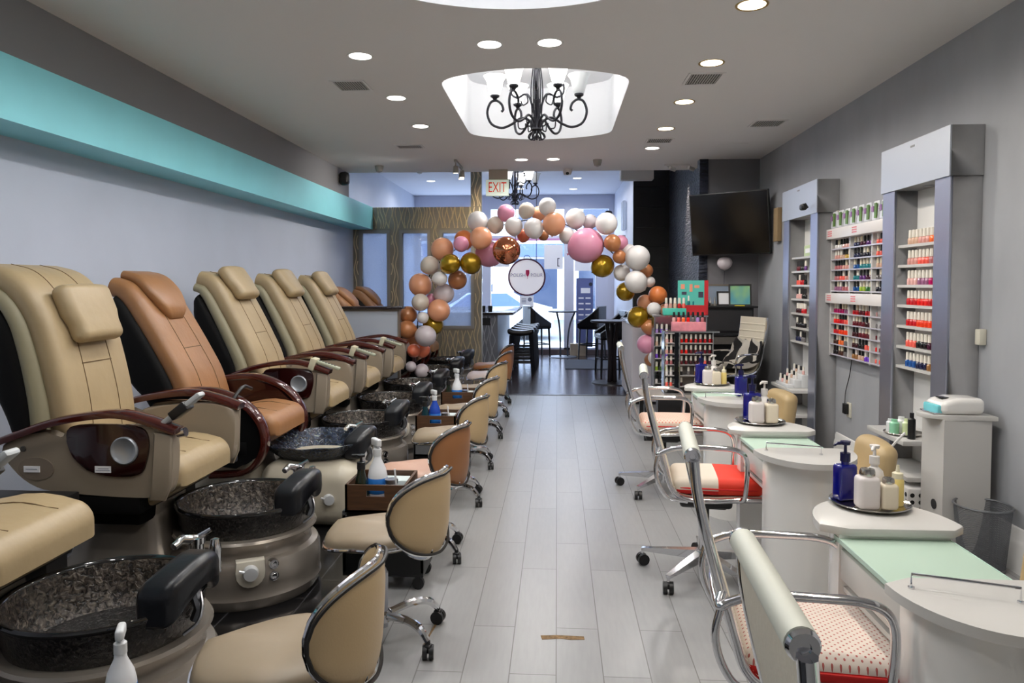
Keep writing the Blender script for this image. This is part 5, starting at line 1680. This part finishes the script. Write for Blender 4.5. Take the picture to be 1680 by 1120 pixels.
# ------------------------------------------------------------------ corner with black cabinet, zebra chair, television
t = thing('black_cabinet', 'dark cabinet with a drawer and lower ledge in the right corner', 'cabinet', (1.98, 8.6, 0))
M_dk = mat('charcoal_lacquer', (40, 40, 42), .25)
b = MB(); b.box(-.42, .24, -.18, .22, 0, 1.24); b.build('body', M_dk, t)
MB().box(-.44, .28, -.22, .23, 1.24, 1.26, b=.004).build('top', M_black, t)
MB().box(-.40, .22, -.2, -.18, .98, 1.21).build('drawer', mat('charcoal_gloss', (56, 56, 58), .12), t)
MB().box(-.40, .24, -.36, -.18, .93, .95).build('ledge', M_black, t)
MB().box(-.36, .2, -.35, -.33, .84, .92).build('ledge_front', mat('grey_ledge', (96, 92, 88), .3), t)
def frame_(loc, w, h, label, mf, mp, tilt=-12, rz=0):
    t = thing('photo_frame', label, 'frame', loc, R(rz))
    M = Matrix.Rotation(R(tilt), 4, 'X')
    b = MB(); e = .018
    b.box(-w, w, 0, .015, 0, e, M=M); b.box(-w, w, 0, .015, h - e, h, M=M); b.box(-w, -w + e, 0, .015, e, h - e, M=M); b.box(w - e, w, 0, .015, e, h - e, M=M)
    b.tube([M @ Vector((0, .015, h * .6)), Vector((0, .015 + h * .35, 0.004))], .005, 6); b.build('frame', mf, t)
    p = MB(); p.box(-w + e, w - e, .006, .01, e, h - e, M=M); p.build('picture', mp, t)
    return t
frame_((1.85, 8.62, 1.2605), .16, .25, 'rustic wood framed picture at the back of the dark cabinet', mat('driftwood', (110, 100, 88), .8), mat('pale_blue_print', (130, 142, 158), .4))
o = frame_((1.93, 8.50, 1.2605), .1, .17, 'black framed white certificate in front on the dark cabinet', M_black, M_paper)
def ramp_mat(name, stops):
    m = bpy.data.materials.new(name); m.use_nodes = True; nt = m.node_tree; b = nt.nodes['Principled BSDF']
    tc = nt.nodes.new('ShaderNodeTexCoord'); n = nt.nodes.new('ShaderNodeTexNoise'); n.inputs['Scale'].default_value = 4
    r = nt.nodes.new('ShaderNodeValToRGB'); nt.links.new(tc.outputs['Object'], n.inputs['Vector']); nt.links.new(n.outputs['Fac'], r.inputs['Fac']); nt.links.new(r.outputs['Color'], b.inputs['Base Color'])
    r.color_ramp.elements[0].color = lin(stops[0]); r.color_ramp.elements[0].position = .35; r.color_ramp.elements[1].color = lin(stops[1]); r.color_ramp.elements[1].position = .65
    return m
frame_((2.08, 8.46, 1.2605), .125, .255, 'black framed picture with green and blue print on the dark cabinet', M_black, ramp_mat('green_blue_print', ((70, 150, 170), (150, 196, 110))), -14, -8)
t = thing('desk_phone', 'black telephone on the left of the dark cabinet', 'telephone', (1.66, 8.5, 1.2605)); b = MB(); b.prism([(-.09, 0), (.09, 0), (.09, .07), (-.09, .03)], 'yz', -.08, .08, b=.01); b.build('base', M_black, t)
b = MB(); b.rbox((-.05, 0, .075), (.045, .19, .04), .015, 2, 2); b.build('handset', M_black, t)
b = MB(); b.box(-.05, .05, -.03, .03, 0, .008); tag(b.build('sticky_pad', mat('yellow_pad', (226, 206, 60), .7), None, (2.06, 8.405, 1.2605)), 'yellow sticky pad at the front edge of dark cabinet', 'note pad')
for i, x in enumerate((1.74, 1.79)):
    b = MB(); b.lathe([(0, 0), (.014, 0), (.014, .05), (.006, .06), (.006, .1), (0, .1)], 12); tag(b.build('small_bottle', mat('silver_bottle', (150, 146, 140), .3, .7), None, (x, 8.44, 1.2605)), 'small silver bottle before the wood frame, %s one' % ('left' if i == 0 else 'right'), 'bottle')
t = thing('office_chair', 'ribbed cream office chair under a zebra blanket in the corner', 'office chair', (1.83, 7.78, 0), R(200))
b = MB()
prof = catmull([(-.27, 0, 1.16), (-.25, 0, .98), (-.21, 0, .8), (-.18, 0, .68), (-.12, 0, .60), (0, 0, .575), (.15, 0, .58), (.26, 0, .565)], 5)
rings = []
for i, p in enumerate(prof):
    d = (prof[min(i + 1, len(prof) - 1)] - prof[max(i - 1, 0)]).normalized(); n_ = Vector((d.z, 0, -d.x))
    rings.append([p + Vector((0, s * .22, 0)) + n_ * q for s, q in ((-1, -.015), (1, -.015), (1, .015), (-1, .015))])
b.loft(rings)
for i in range(2, 22, 2):
    b.tube([prof[i] + Vector((.012, -.218, 0)), prof[i] + Vector((.012, .218, 0))], .009, 6)
b.build('sling', M_sling, t, sharp=50)
b = MB()
for s in (-1, 1):
    b.tube([p + Vector((0, s * .23, 0)) for p in prof], .012, 8)
    b.tube(catmull([(-.2, s * .24, .78), (-.1, s * .27, .79), (.08, s * .27, .78), (.12, s * .26, .7), (.1, s * .24, .58)], 5), .011, 8)
b.build('side_rail', M_chrome, t)
b = MB(); b.cyl((0, 0, .1), (0, 0, .56), .03); b.box(-.12, .12, -.1, .1, .5, .56); b.build('gas_column', M_black, t)
b = MB()
for k in range(5):
    a = R(72 * k); b.tube([(0, 0, .1), (.28 * math.cos(a), .28 * math.sin(a), .07)], [.025, .015], 8); b.cyl((.28 * math.cos(a) - .015, .28 * math.sin(a), .03), (.28 * math.cos(a) + .015, .28 * math.sin(a), .03), .03, seg=12)
b.build('star_base', M_black, t)
def zebra():
    m = bpy.data.materials.new('zebra_fleece'); m.use_nodes = True; nt = m.node_tree; b = nt.nodes['Principled BSDF']; b.inputs['Roughness'].default_value = .95
    tc = nt.nodes.new('ShaderNodeTexCoord'); w = nt.nodes.new('ShaderNodeTexWave'); w.inputs['Scale'].default_value = 2.6; w.inputs['Distortion'].default_value = 5; w.inputs['Detail'].default_value = 2; w.inputs['Detail Scale'].default_value = 1.2
    w.bands_direction = 'DIAGONAL'
    r = nt.nodes.new('ShaderNodeValToRGB'); r.color_ramp.elements[0].color = lin((20, 18, 18)); r.color_ramp.elements[0].position = .48; r.color_ramp.elements[1].color = lin((176, 170, 160)); r.color_ramp.elements[1].position = .54
    nt.links.new(tc.outputs['Object'], w.inputs['Vector']); nt.links.new(w.outputs['Fac'], r.inputs['Fac']); nt.links.new(r.outputs['Color'], b.inputs['Base Color'])
    return m
zb = MB()
nu, nv = 26, 16
top = []; bot = []
zp = catmull([(-.205, 0, .90), (-.165, 0, .78), (-.10, 0, .69), (0, 0, .65), (.15, 0, .66), (.27, 0, .64), (.33, 0, .60), (.34, 0, .55)], 4)
vs = []; fs = []
for side in (0, 1):
    for i, p in enumerate(zp):
        for j in range(nv + 1):
            v = -1 + 2 * j / nv
            wv = .012 * math.sin(i * .9 + j * .7) + .015 * math.sin(j * 1.3)
            yy = v * (.23 + .05 * math.sin(i * .3))
            q = Vector((p.x + (wv * .5 if side == 0 else -.008), yy, p.z + (wv + .022 if side == 0 else -.01)))
            vs.append(q)
n1 = len(zp); W = nv + 1
for side in (0, 1):
    for i in range(n1 - 1):
        for j in range(nv):
            o_ = side * n1 * W
            fs.append((o_ + i * W + j, o_ + i * W + j + 1, o_ + (i + 1) * W + j + 1, o_ + (i + 1) * W + j))
for i in range(n1 - 1):
    for j in (0, nv):
        fs.append((i * W + j, (i + 1) * W + j, n1 * W + (i + 1) * W + j, n1 * W + i * W + j))
for j in range(nv):
    for i in (0, n1 - 1):
        fs.append((i * W + j, i * W + j + 1, n1 * W + i * W + j + 1, n1 * W + i * W + j))
zb.add(vs, fs)
tag(zb.build('blanket', zebra(), None, (1.83, 7.78, 0), R(200), sharp=80), 'black and white zebra blanket thrown over the corner chair', 'blanket')
# television
t = thing('television', 'large black wall television tilted in the right corner', 'television', (1.95, 8.52, 2.2))
p0, p1 = Vector((1.585, 8.86)), Vector((2.345, 8.30)); dirx = (p1 - p0); L_ = dirx.length; an = math.atan2(dirx.y, dirx.x)
t.location = ((p0.x + p1.x) / 2, (p0.y + p1.y) / 2, 2.20); t.rotation_euler = (R(9), 0, an)
b = MB(); b.box(-L_ / 2, L_ / 2, 0, .05, -.36, .36, b=.006); b.build('case', M_black, t)
MB().box(-L_ / 2 + .012, L_ / 2 - .012, -.002, .002, -.345, .348).build('screen', mat('tv_screen', (7, 7, 10), .12), t)
b = MB(); b.box(-.1, .1, .05, .09, -.1, .1); b.tube([(.0, .09, 0), (.1, .22, .03)], .025, 8); b.build('wall_bracket', M_black, t)
b = MB(); b.box(-.05, .0, -.07, .07, -.18, .18, b=.004); o = b.build('wall_box', mat('tan_wood_box', (150, 126, 92), .6), None, (2.408, 8.12, 2.15)); tag(o, 'small tan wooden box on the wall right of the television', 'box')

# ------------------------------------------------------------------ ceiling fittings
def downlight(x, y, z, label, warm, grp):
    t = thing('downlight', label, 'ceiling light', (x, y, z), 0, grp)
    b = MB(); b.lathe([(.072, -.001), (.086, -.004), (.088, 0), (.072, .0)], 32); b.build('trim_ring', M_gold if warm else M_white, t)
    b = MB(); b.lathe([(0, -.0015), (.073, -.0015), (.073, -.001), (0, -.001)], 32); b.build('lens', M_lampw if warm else M_lamp, t)
    l = bpy.data.lights.new('downlight_lamp', 'SPOT'); l.energy = 58 if warm else 50; l.spot_size = R(168); l.spot_blend = .5; l.shadow_soft_size = .06
    l.color = (1.0, .93, .84) if warm else (1.0, .985, .97)
    o = bpy.data.objects.new('lamp', l); COL.objects.link(o); o.parent = t; o.location = (0, 0, -.02)
    return t
for i, y in enumerate((.55, 1.65, 2.7, 3.75, 4.80, 5.88, 6.93)):
    downlight(-1.295, y, 3.0, 'recessed downlight in the left row, %s from the front partition' % ORD[6 - i], False, 'left row of downlights')
for i, y in enumerate((.9, 1.95, 2.98, 4.06, 5.09, 6.15, 7.18, 8.19)):
    downlight(1.04, y, 3.0, 'recessed downlight in the right row, %s from the television corner' % ORD[7 - i], i < 7, 'right row of downlights')
for x, y, lb in ((-.426, 4.62, 'left of the pair between the ceiling recesses'), (-.05, 4.61, 'right of the pair between the ceiling recesses'), (-.43, 8.84, 'left of the pair beyond the chandelier'), (-.05, 8.83, 'right of the pair beyond the chandelier')):
    downlight(x, y, 3.0, 'recessed downlight, ' + lb, False, 'paired downlights')
for x, y, lb in ((-2.35, 13.6, 'left of the wavy post, farther'), (-1.95, 11.4, 'left of the wavy post, nearer'), (.32, 14.9, 'farthest of the right row'), (.36, 13.4, 'middle of the right row'), (.42, 12.2, 'nearest of the right row'), (-.75, 14.8, 'behind the far chandelier')):
    downlight(x, y, 3.43, 'front area downlight, ' + lb, False, 'front area downlights')
def vent(x, y, w, d, label, dark=True):
    t = thing('ceiling_vent', label, 'vent', (x, y, 3.0), 0, 'ceiling vents')
    b = MB(); e = .02
    b.box(-w, w, -d, -d + e, -.006, 0); b.box(-w, w, d - e, d, -.006, 0); b.box(-w, -w + e, -d + e, d - e, -.006, 0); b.box(w - e, w, -d + e, d - e, -.006, 0); b.build('frame', M_ceil, t)
    b = MB(); b.box(-w + e, w - e, -d + e, d - e, -.002, -.0005); b.build('backing', mat('vent_dark', (84, 82, 80), .9), t)
    b = MB(); n = 12
    for k in range(n):
        xx = -w + e + (2 * w - 2 * e) * (k + .5) / n
        b.box(xx - .004, xx + .004, -d + e, d - e, -.006, -.002)
    b.build('slats', mat('vent_grey', (190, 188, 184), .6), t)
vent(-1.55, 5.49, .13, .14, 'ceiling vent left, nearer, beside the left downlights')
vent(-1.6, 7.92, .15, .1, 'ceiling vent left, farther, above the teal beam end')
vent(1.06, 5.47, .13, .15, 'ceiling vent in the right downlight row, nearer')
vent(1.95, 7.0, .15, .14, 'ceiling vent close to the right wall')
vent(1.06, 7.76, .14, .12, 'ceiling vent in the right downlight row, farther')
b = MB(); b.box(-.15, .15, -.12, .12, -.004, 0); tag(b.build('access_panel', M_ceil, None, (1.87, 8.06, 2.9995)), 'flush ceiling access panel near the television', 'panel')
def dome(x, y, z, label, r=.055):
    t = thing('smoke_detector', label, 'detector', (x, y, z)); b = MB(); b.lathe([(0, 0), (r, 0), (r * .95, -.03), (r * .7, -.07), (0, -.085)], 20); b.build('case', mat('dome_grey', (160, 156, 150), .5), t); return t
dome(.48, 8.9, 3.0, 'white smoke detector on the ceiling right of the paired lights'); dome(-2.25, 9.2, 3.0, 'round dome detector at left end of the ceiling')
dome(-2.3, 12.2, 3.43, 'dome detector on the front area ceiling')
t = thing('security_camera', 'white dome camera at the ceiling edge above the arch', 'camera', (.13, 9.6, 3.0)); b = MB(); b.lathe([(0, 0), (.06, 0), (.06, -.03), (.045, -.07), (0, -.085)], 20); b.build('case', M_white, t); b = MB(); b.sphere((0, -.035, -.055), .024, 12, 8); b.build('lens', M_black, t)
t = thing('wall_speaker', 'black round speaker at the end of the left soffit', 'speaker', (-2.73, 9.3, 2.86)); b = MB(); b.rbox((0, 0, 0), (.13, .13, .17), .05, 2, 4); b.build('case', M_black, t); MB().box(-.07, -.05, -.03, .03, -.04, .04).build('bracket', M_white, t)
t = thing('track_light', 'short ceiling track with three small spotlights', 'track light', (-1.22, 9.05, 3.0))
b = MB(); b.box(-.015, .015, -.3, .3, -.03, 0); b.build('track', mat('track_grey', (170, 166, 156), .4, .5), t)
for y, q in ((-.25, 0), (.1, 0.03), (.27, 0)):
    b = MB(); b.cyl((0, y, -.03), (q, y, -.08), .008); b.lathe([(.018, 0), (.03, -.01), (.035, -.09), (.03, -.09), (.0, -.05)], 16, (q, y, -.07)); h = b.build('spot_head', MATS['track_grey'], t)
    b = MB(); b.lathe([(0, -.088), (.029, -.088), (.029, -.086), (0, -.086)], 16, (q, y, -.07)); b.build('lens', M_lampw, h)
l = bpy.data.lights.new('track_lamp', 'SPOT'); l.energy = 90; l.spot_size = R(50); l.spot_blend = .8; l.color = (1, .8, .55); l.shadow_soft_size = .03
o = bpy.data.objects.new('track_lamp', l); COL.objects.link(o); o.location = (-1.2, 9.2, 2.85); o.rotation_euler = Vector((-.2, 1.8, -.5)).to_track_quat('-Z', 'Y').to_euler()
t = thing('track_light', 'small white spotlights at the ceiling edge before the stone wall', 'track light', (1.45, 9.3, 3.0))
b = MB(); b.box(-.12, .2, -.012, .012, -.02, 0); b.build('track', M_white, t)
for x in (-.08, .15):
    b = MB(); b.cyl((x, 0, -.02), (x + .04, .03, -.05), .006); b.cyl((x + .03, 0, -.04), (x + .1, .04, -.06), .026, seg=14); b.build('spot_head', M_white, t)
l = bpy.data.lights.new('track_lamp', 'SPOT'); l.energy = 110; l.spot_size = R(95); l.spot_blend = .9; l.color = (1, .93, .86); l.shadow_soft_size = .03
o = bpy.data.objects.new('track_lamp', l); COL.objects.link(o); o.location = (-1.2, 8.85, 2.85); o.rotation_euler = Vector((-1.9, -.3, -1.1)).to_track_quat('-Z', 'Y').to_euler()
l = bpy.data.lights.new('stone_lamp', 'SPOT'); l.energy = 1100; l.spot_size = R(30); l.spot_blend = .9; l.color = (1, .78, .5); l.shadow_soft_size = .02
o = bpy.data.objects.new('stone_lamp', l); COL.objects.link(o); o.location = (1.60, 10.2, 3.36); o.rotation_euler = Vector((.13, 0, -1)).to_track_quat('-Z', 'Y').to_euler()
# exit sign
t = thing('exit_sign', 'lit EXIT sign with red letters hung below the ceiling', 'sign', (-.783, 9.6, 2.765))
MB().box(-.15, .15, -.02, .02, -.105, .105, b=.004).build('case', mat('exit_face', (226, 236, 220), .5, emit=(236, 250, 230), estr=.4), t)
MB().box(-.11, .135, -.03, .03, .105, .235).build('canopy', mat('canopy_beige', (176, 168, 152), .6), t)
text('lettering', 'EXIT', .19, mat('exit_red', (206, 30, 20), .5, emit=(210, 26, 16), estr=.35), t, (0, -.0215, 0), (R(90), 0, 0), .001, .62)
b = MB(); b.lathe([(0, 0), (.03, 0), (.03, .004), (0, .004)], 12, (0, 0, 0)); b.bm.free()

# chandeliers
M_shade = mat('lit_glass_shade', (250, 250, 250), .4, emit=(255, 252, 246), estr=4.5)
M_shadeoff = mat('unlit_glass_shade', (226, 230, 232), .3)
def chandelier(loc, label, rz=0, power=14):
    t = thing('chandelier', label, 'chandelier', loc, rz, 'wrought iron chandeliers')
    b = MB(); b.cyl((0, 0, 0), (0, 0, .08), .012, seg=10); b.lathe([(0, .05), (.03, .06), (.05, .085), (.03, .11), (.02, .16), (.02, .30), (.03, .33), (.018, .36), (.018, .74), (0, .74)], 14); b.build('column', M_iron, t)
    b = MB()
    for k in range(6):
        a = R(60 * k + 10); c, d = math.cos(a), math.sin(a)
        pl = lambda q: [(c * r, d * r, z) for r, z in q]
        b.tube(catmull(pl([(.03, .62), (.05, .42), (.04, .2), (.05, .10)]), 6), .006, 6)
    b.build('cage', M_iron, t)
    sh = MB
    for k in range(9):
        low = k < 6
        a = R(60 * k) if low else R(120 * k + 30)
        c, d = math.cos(a), math.sin(a)
        pl = lambda q: [(c * r, d * r, z) for r, z in q]
        if low:
            q1 = [(.02, .09), (.06, .16), (.13, .185), (.22, .13), (.30, .105), (.385, .14), (.42, .23), (.395, .315), (.345, .335), (.30, .305), (.285, .26), (.30, .24)]
            q2 = [(.16, .16), (.15, .10), (.10, .10), (.095, .14)]
            tip = (.355, .335); sc = 1.0
        else:
            q1 = [(.02, .2), (.07, .36), (.12, .40), (.19, .38), (.25, .41), (.265, .47), (.24, .52), (.2, .50)]
            q2 = [(.1, .39), (.09, .33), (.14, .31), (.16, .35)]
            tip = (.235, .52); sc = .92
        m_ = MB(); m_.tube(catmull(pl(q1), 5), .0105, 6); m_.tube(catmull(pl(q2), 5), .006, 6)
        m_.tube(catmull(pl([(.03, .07), (.06, .05), (.07, .02), (.045, .005), (.03, .03)]), 4), .006, 6)
        m_.lathe([(0, 0), (.012, 0), (.02, .02), (.038, .03), (.04, .045), (0, .045)], 12, (c * tip[0], d * tip[0], tip[1]))
        arm = m_.build('arm', M_iron, t)
        s = MB(); s.lathe([(.022, .03), (.036, .045), (.048, .09), (.056, .13), (.078, .165), (.073, .165), (.052, .132), (.043, .09), (.03, .05), (.0, .04)], 20, M=Matrix.Translation((c * tip[0], d * tip[0], tip[1] - .002)) @ Matrix.Scale(1.25, 4))
        s.build('shade', M_shadeoff if k == 0 else M_shade, arm)
        if k != 0 and power:
            l = bpy.data.lights.new('bulb', 'POINT'); l.energy = power; l.color = (1, .96, .9); l.shadow_soft_size = .05
            o = bpy.data.objects.new('bulb', l); COL.objects.link(o); o.parent = arm; o.location = (c * tip[0], d * tip[0], tip[1] + .25)
    return t
chandelier((-.175, 6.25, 2.725), 'black scrolled chandelier with white glass shades in the ceiling recess', 0, 4.5)
chandelier((-.72, 12.5, 2.86), 'black scrolled chandelier hanging behind the EXIT sign', R(15), 2.5)
l = bpy.data.lights.new('recess_lamp', 'POINT'); l.energy = 40; l.color = (1, .98, .96); l.shadow_soft_size = .25
o = bpy.data.objects.new('recess_lamp', l); COL.objects.link(o); o.location = (-.2, 2.75, 3.15)
# ------------------------------------------------------------------ balloon arch
BC = {'white': ((228, 224, 222), .35, 0), 'pearl': ((206, 196, 200), .35, 0), 'cream': ((206, 194, 180), .35, 0), 'peach': ((226, 160, 122), .35, 0), 'orange': ((230, 132, 70), .35, 0), 'coral': ((226, 118, 84), .35, 0),
      'pink': ((224, 150, 178), .35, 0), 'gold': ((170, 136, 30), .22, .65), 'caramel': ((186, 122, 78), .32, .1), 'rose gold foil': ((206, 128, 92), .10, .9)}
def place(u, v, y):
    F_ = 1200.0; cyc = 467 + F_ * math.tan(R(2.3)); yaw = math.atan(74 / F_ * math.cos(R(2.3))); pit = R(2.3)
    fw = Vector((-math.sin(yaw) * math.cos(pit), math.cos(yaw) * math.cos(pit), -math.sin(pit))); rt = Vector((math.cos(yaw), math.sin(yaw), 0)); up = rt.cross(fw)
    d = fw + rt * ((u - 840) / F_) - up * ((v - cyc) / F_)
    return Vector((0, 0, 1.5)) + d * (y / d.y)
# position read off the photograph once, turned into places in the arch's own plane about 9 m away: (u, v, radius px, colour, depth offset)
B = [
 (679, 575, 11.5, 'coral', -.02), (693, 575, 12, 'coral', .1), (676, 561, 12, 'caramel', .2), (663, 567, 10, 'pearl', .12), (674, 601, 9, 'pearl', .0), (692, 608, 12, 'pearl', .1), (698, 551, 18, 'pearl', -.15),
 (667.5, 540.5, 15.7, 'caramel', -.05), (711, 533, 17, 'gold', .12), (693.7, 521, 9.8, 'white', -.1), (670, 516, 14.7, 'caramel', .05), (719.8, 509, 19, 'peach', .0), (708, 491, 10, 'pink', .2), (689.7, 495.7, 14.7, 'cream', -.1),
 (729, 481.5, 16.7, 'pearl', .12), (689.7, 467, 19.5, 'peach', .1), (722, 457, 12.4, 'white', -.1), (750.6, 459, 16, 'caramel', .1), (705.5, 435, 15.5, 'cream', .05), (738.9, 432.8, 17, 'gold', -.15), (772.3, 431.4, 18, 'gold', -.1),
 (801, 416, 22, 'pink', .15), (725.7, 408.6, 19.3, 'peach', .1), (756.4, 400, 13, 'pink', -.05), (761, 393, 16, 'orange', .2), (789.3, 390, 18.6, 'peach', -.15), (783.6, 362.9, 17, 'white', .1), (812.9, 368.6, 14, 'cream', .1),
 (831, 411, 23.5, 'rose gold foil', -.25), (830, 349, 14.5, 'pink', .1), (842.9, 370.7, 15, 'white', -.05), (859, 386, 11, 'coral', .15), (864, 345, 13.5, 'cream', .0), (884, 350, 12, 'peach', .2), (875.5, 374, 16.5, 'white', -.1), (891, 385, 9.5, 'caramel', .2),
 (898, 338.5, 14.5, 'white', -.05), (909, 366.5, 18.8, 'peach', -.1), (930, 386, 13, 'white', .05), (944, 358, 16.5, 'white', .1), (968, 363.5, 12, 'pearl', .12), (995, 366.5, 18.2, 'white', -.05), (962, 402.5, 29, 'pink', .0),
 (1004.5, 398, 14, 'caramel', -.1), (1018, 398, 12.5, 'pink', .1), (1016, 421, 11.2, 'caramel', -.05), (1032, 412, 12, 'white', .1), (1046, 422.5, 20.5, 'white', -.15), (989, 436, 18.8, 'gold', .05), (1020, 447, 14, 'white', .1), (1060, 444, 11.5, 'caramel', .15),
 (1043, 462, 18.5, 'white', -.2), (1026, 478, 15.5, 'gold', .1), (1066, 462, 9, 'white', .15), (1079, 484, 15, 'orange', .05), (1073, 507, 11.5, 'white', -.2), (1058, 496, 13, 'peach', .15), (1047, 520, 18, 'gold', -.1), (1063, 514, 10, 'gold', -.05),
 (1066, 536, 13.2, 'caramel', -.15), (1061, 564, 16, 'pink', -.1), (1075, 587, 11.5, 'white', -.2), (1068, 590, 11, 'caramel', .1), (1090, 507, 9, 'peach', .1), (1060, 637, 9, 'white', -.1), (1087, 612, 10, 'peach', .0)]
BMESH = {}
def balloon_mesh(colour):
    if colour in BMESH: return BMESH[colour]
    rgb, ro, me_ = BC[colour]
    m = mat('balloon_' + colour.replace(' ', '_'), rgb, ro, me_, coat=.25)
    b = MB()
    if 'foil' in colour:
        def ff(p):
            a = math.atan2(p.y, p.x); return p * (1 + .012 * math.sin(a * 24) * math.exp(-(p.z * 4) ** 2))
        b.sphere((0, 0, 0), 1, 48, 24, fn=ff)
        b.lathe([(1.0, -.02), (1.06, 0), (1.0, .02)], 48)
    else:
        def fb(p):
            z = p.z
            return Vector((p.x, p.y, z * (1.06 if z < 0 else 1.0) - (.06 * max(0, -z - .75) / .25)))
        b.sphere((0, 0, 0), 1, 28, 18, fn=fb)
        b.lathe([(.0, -1.06), (.03, -1.10), (.085, -1.20), (.07, -1.21), (0, -1.15)], 8)
    o = b.build('balloon', m, sharp=80); me = o.data; bpy.data.objects.remove(o); BMESH[colour] = me
    return me
cnt = {}
info = []
for (u, v, r, col, dy) in B:
    side = 'left' if u < 800 else ('top' if u < 960 else 'right')
    info.append([u, v, r, col, dy, side])
for side in ('left', 'top', 'right'):
    for col in BC:
        L = [q for q in info if q[5] == side and q[3] == col]
        L.sort(key=(lambda q: q[0]) if side == 'top' else (lambda q: -q[1]))
        for i, (u, v, r, c_, dy, s_) in enumerate(L):
            y = 8.75 + dy
            p = place(u, v, y); rad = r * y / 1200.0 * .985
            o = bpy.data.objects.new('balloon', balloon_mesh(col)); COL.objects.link(o)
            o.location = p; o.scale = (rad, rad, rad)
            rr = random.Random(int(u * 7 + v))
            cx, cz = place(870, 480, y).x, 1.4
            an = math.atan2(p.x - cx, p.z - cz)
            o.rotation_euler = (rr.uniform(-.5, .5), an * .8 + rr.uniform(-.4, .4), rr.uniform(0, 6))
            where = {'left': 'from the floor up the left side of the arch', 'right': 'from the floor up the right side of the arch', 'top': 'from the left across the top of the arch'}[side]
            if len(L) == 1:
                lb = 'only %s balloon %s of the balloon arch' % (col, {'left': 'on the left side', 'right': 'on the right side', 'top': 'across the top'}[side])
            else:
                lb = '%s balloon, %s %s' % (col, ORD[i], where)
            tag(o, lb, 'balloon', 'balloons of the arch')
# arch frame rods glimpsed between balloons
fr = MB()
pts = [place(u, v, 8.95) for u, v in ((686, 640), (684, 560), (690, 500), (712, 440), (770, 395), (830, 368), (900, 360), (960, 385), (1010, 420), (1050, 480), (1070, 540), (1078, 600), (1080, 660))]
pts[0].z = 0; pts[-1].z = .02
fr.tube(catmull(pts, 6), .007, 6)
tag(fr.build('arch_frame', M_blackm), 'thin black rod frame behind the balloons of the arch', 'frame')
# small white balloon hanging below the television
o = bpy.data.objects.new('balloon', balloon_mesh('pearl')); COL.objects.link(o); p = place(1189, 431, 8.8); o.location = p; o.scale = (.088, .06, .075)
tag(o, 'lone pearl balloon floating below the television', 'balloon')
sg = MB(); sg.tube([p - Vector((0, 0, .08)), p - Vector((.012, 0, .34))], .0025, 5); sg.build('string', M_ink, None).parent = None
sgo = scn.objects['string']; sgo.parent = o; sgo.matrix_parent_inverse = Matrix.Diagonal((1 / .088, 1 / .06, 1 / .075, 1)) @ Matrix.Translation(-p)
# ------------------------------------------------------------------ daylight, camera, view
w = bpy.data.worlds.new('World'); scn.world = w; w.use_nodes = True
bg = w.node_tree.nodes['Background']; bg.inputs['Color'].default_value = (.74, .86, 1.0, 1); bg.inputs['Strength'].default_value = 12.0
for (x, wd, z0, z1) in ((-2.29, 1.3, .14, 3.1), (-.65, 1.6, .14, 3.1), (.72, .8, .14, 3.1)):
    l = bpy.data.lights.new('window_portal', 'AREA'); l.shape = 'RECTANGLE'; l.size = wd; l.size_y = z1 - z0; l.cycles.is_portal = True
    o = bpy.data.objects.new('window_portal', l); COL.objects.link(o); o.location = (x, 15.98, (z0 + z1) / 2); o.rotation_euler = (R(-90), 0, 0)
cam = bpy.data.cameras.new('camera'); co = bpy.data.objects.new('camera', cam); COL.objects.link(co); scn.camera = co
F_ = 1200.0; PIT = R(2.3); YAW = math.atan(74 / F_ * math.cos(PIT)); CY = 467 + F_ * math.tan(PIT)
cam.sensor_fit = 'HORIZONTAL'; cam.sensor_width = 36; cam.lens = 36 * F_ / 1680
cam.shift_y = -(560 - CY) / 1680; cam.shift_x = 0
cam.clip_start = .05; cam.clip_end = 200
co.location = (0, 0, 1.5); co.rotation_euler = (R(90) - PIT, 0, YAW)
vs_ = scn.view_settings
vs_.view_transform = 'Standard'; vs_.look = 'None'; vs_.gamma = 1; vs_.exposure = -0.4; vs_.use_curve_mapping = False
scn.cycles.max_bounces = 8; scn.cycles.diffuse_bounces = 5; scn.cycles.transparent_max_bounces = 12
scn.cycles.sample_clamp_indirect = 6
scn.cycles.use_denoising = True
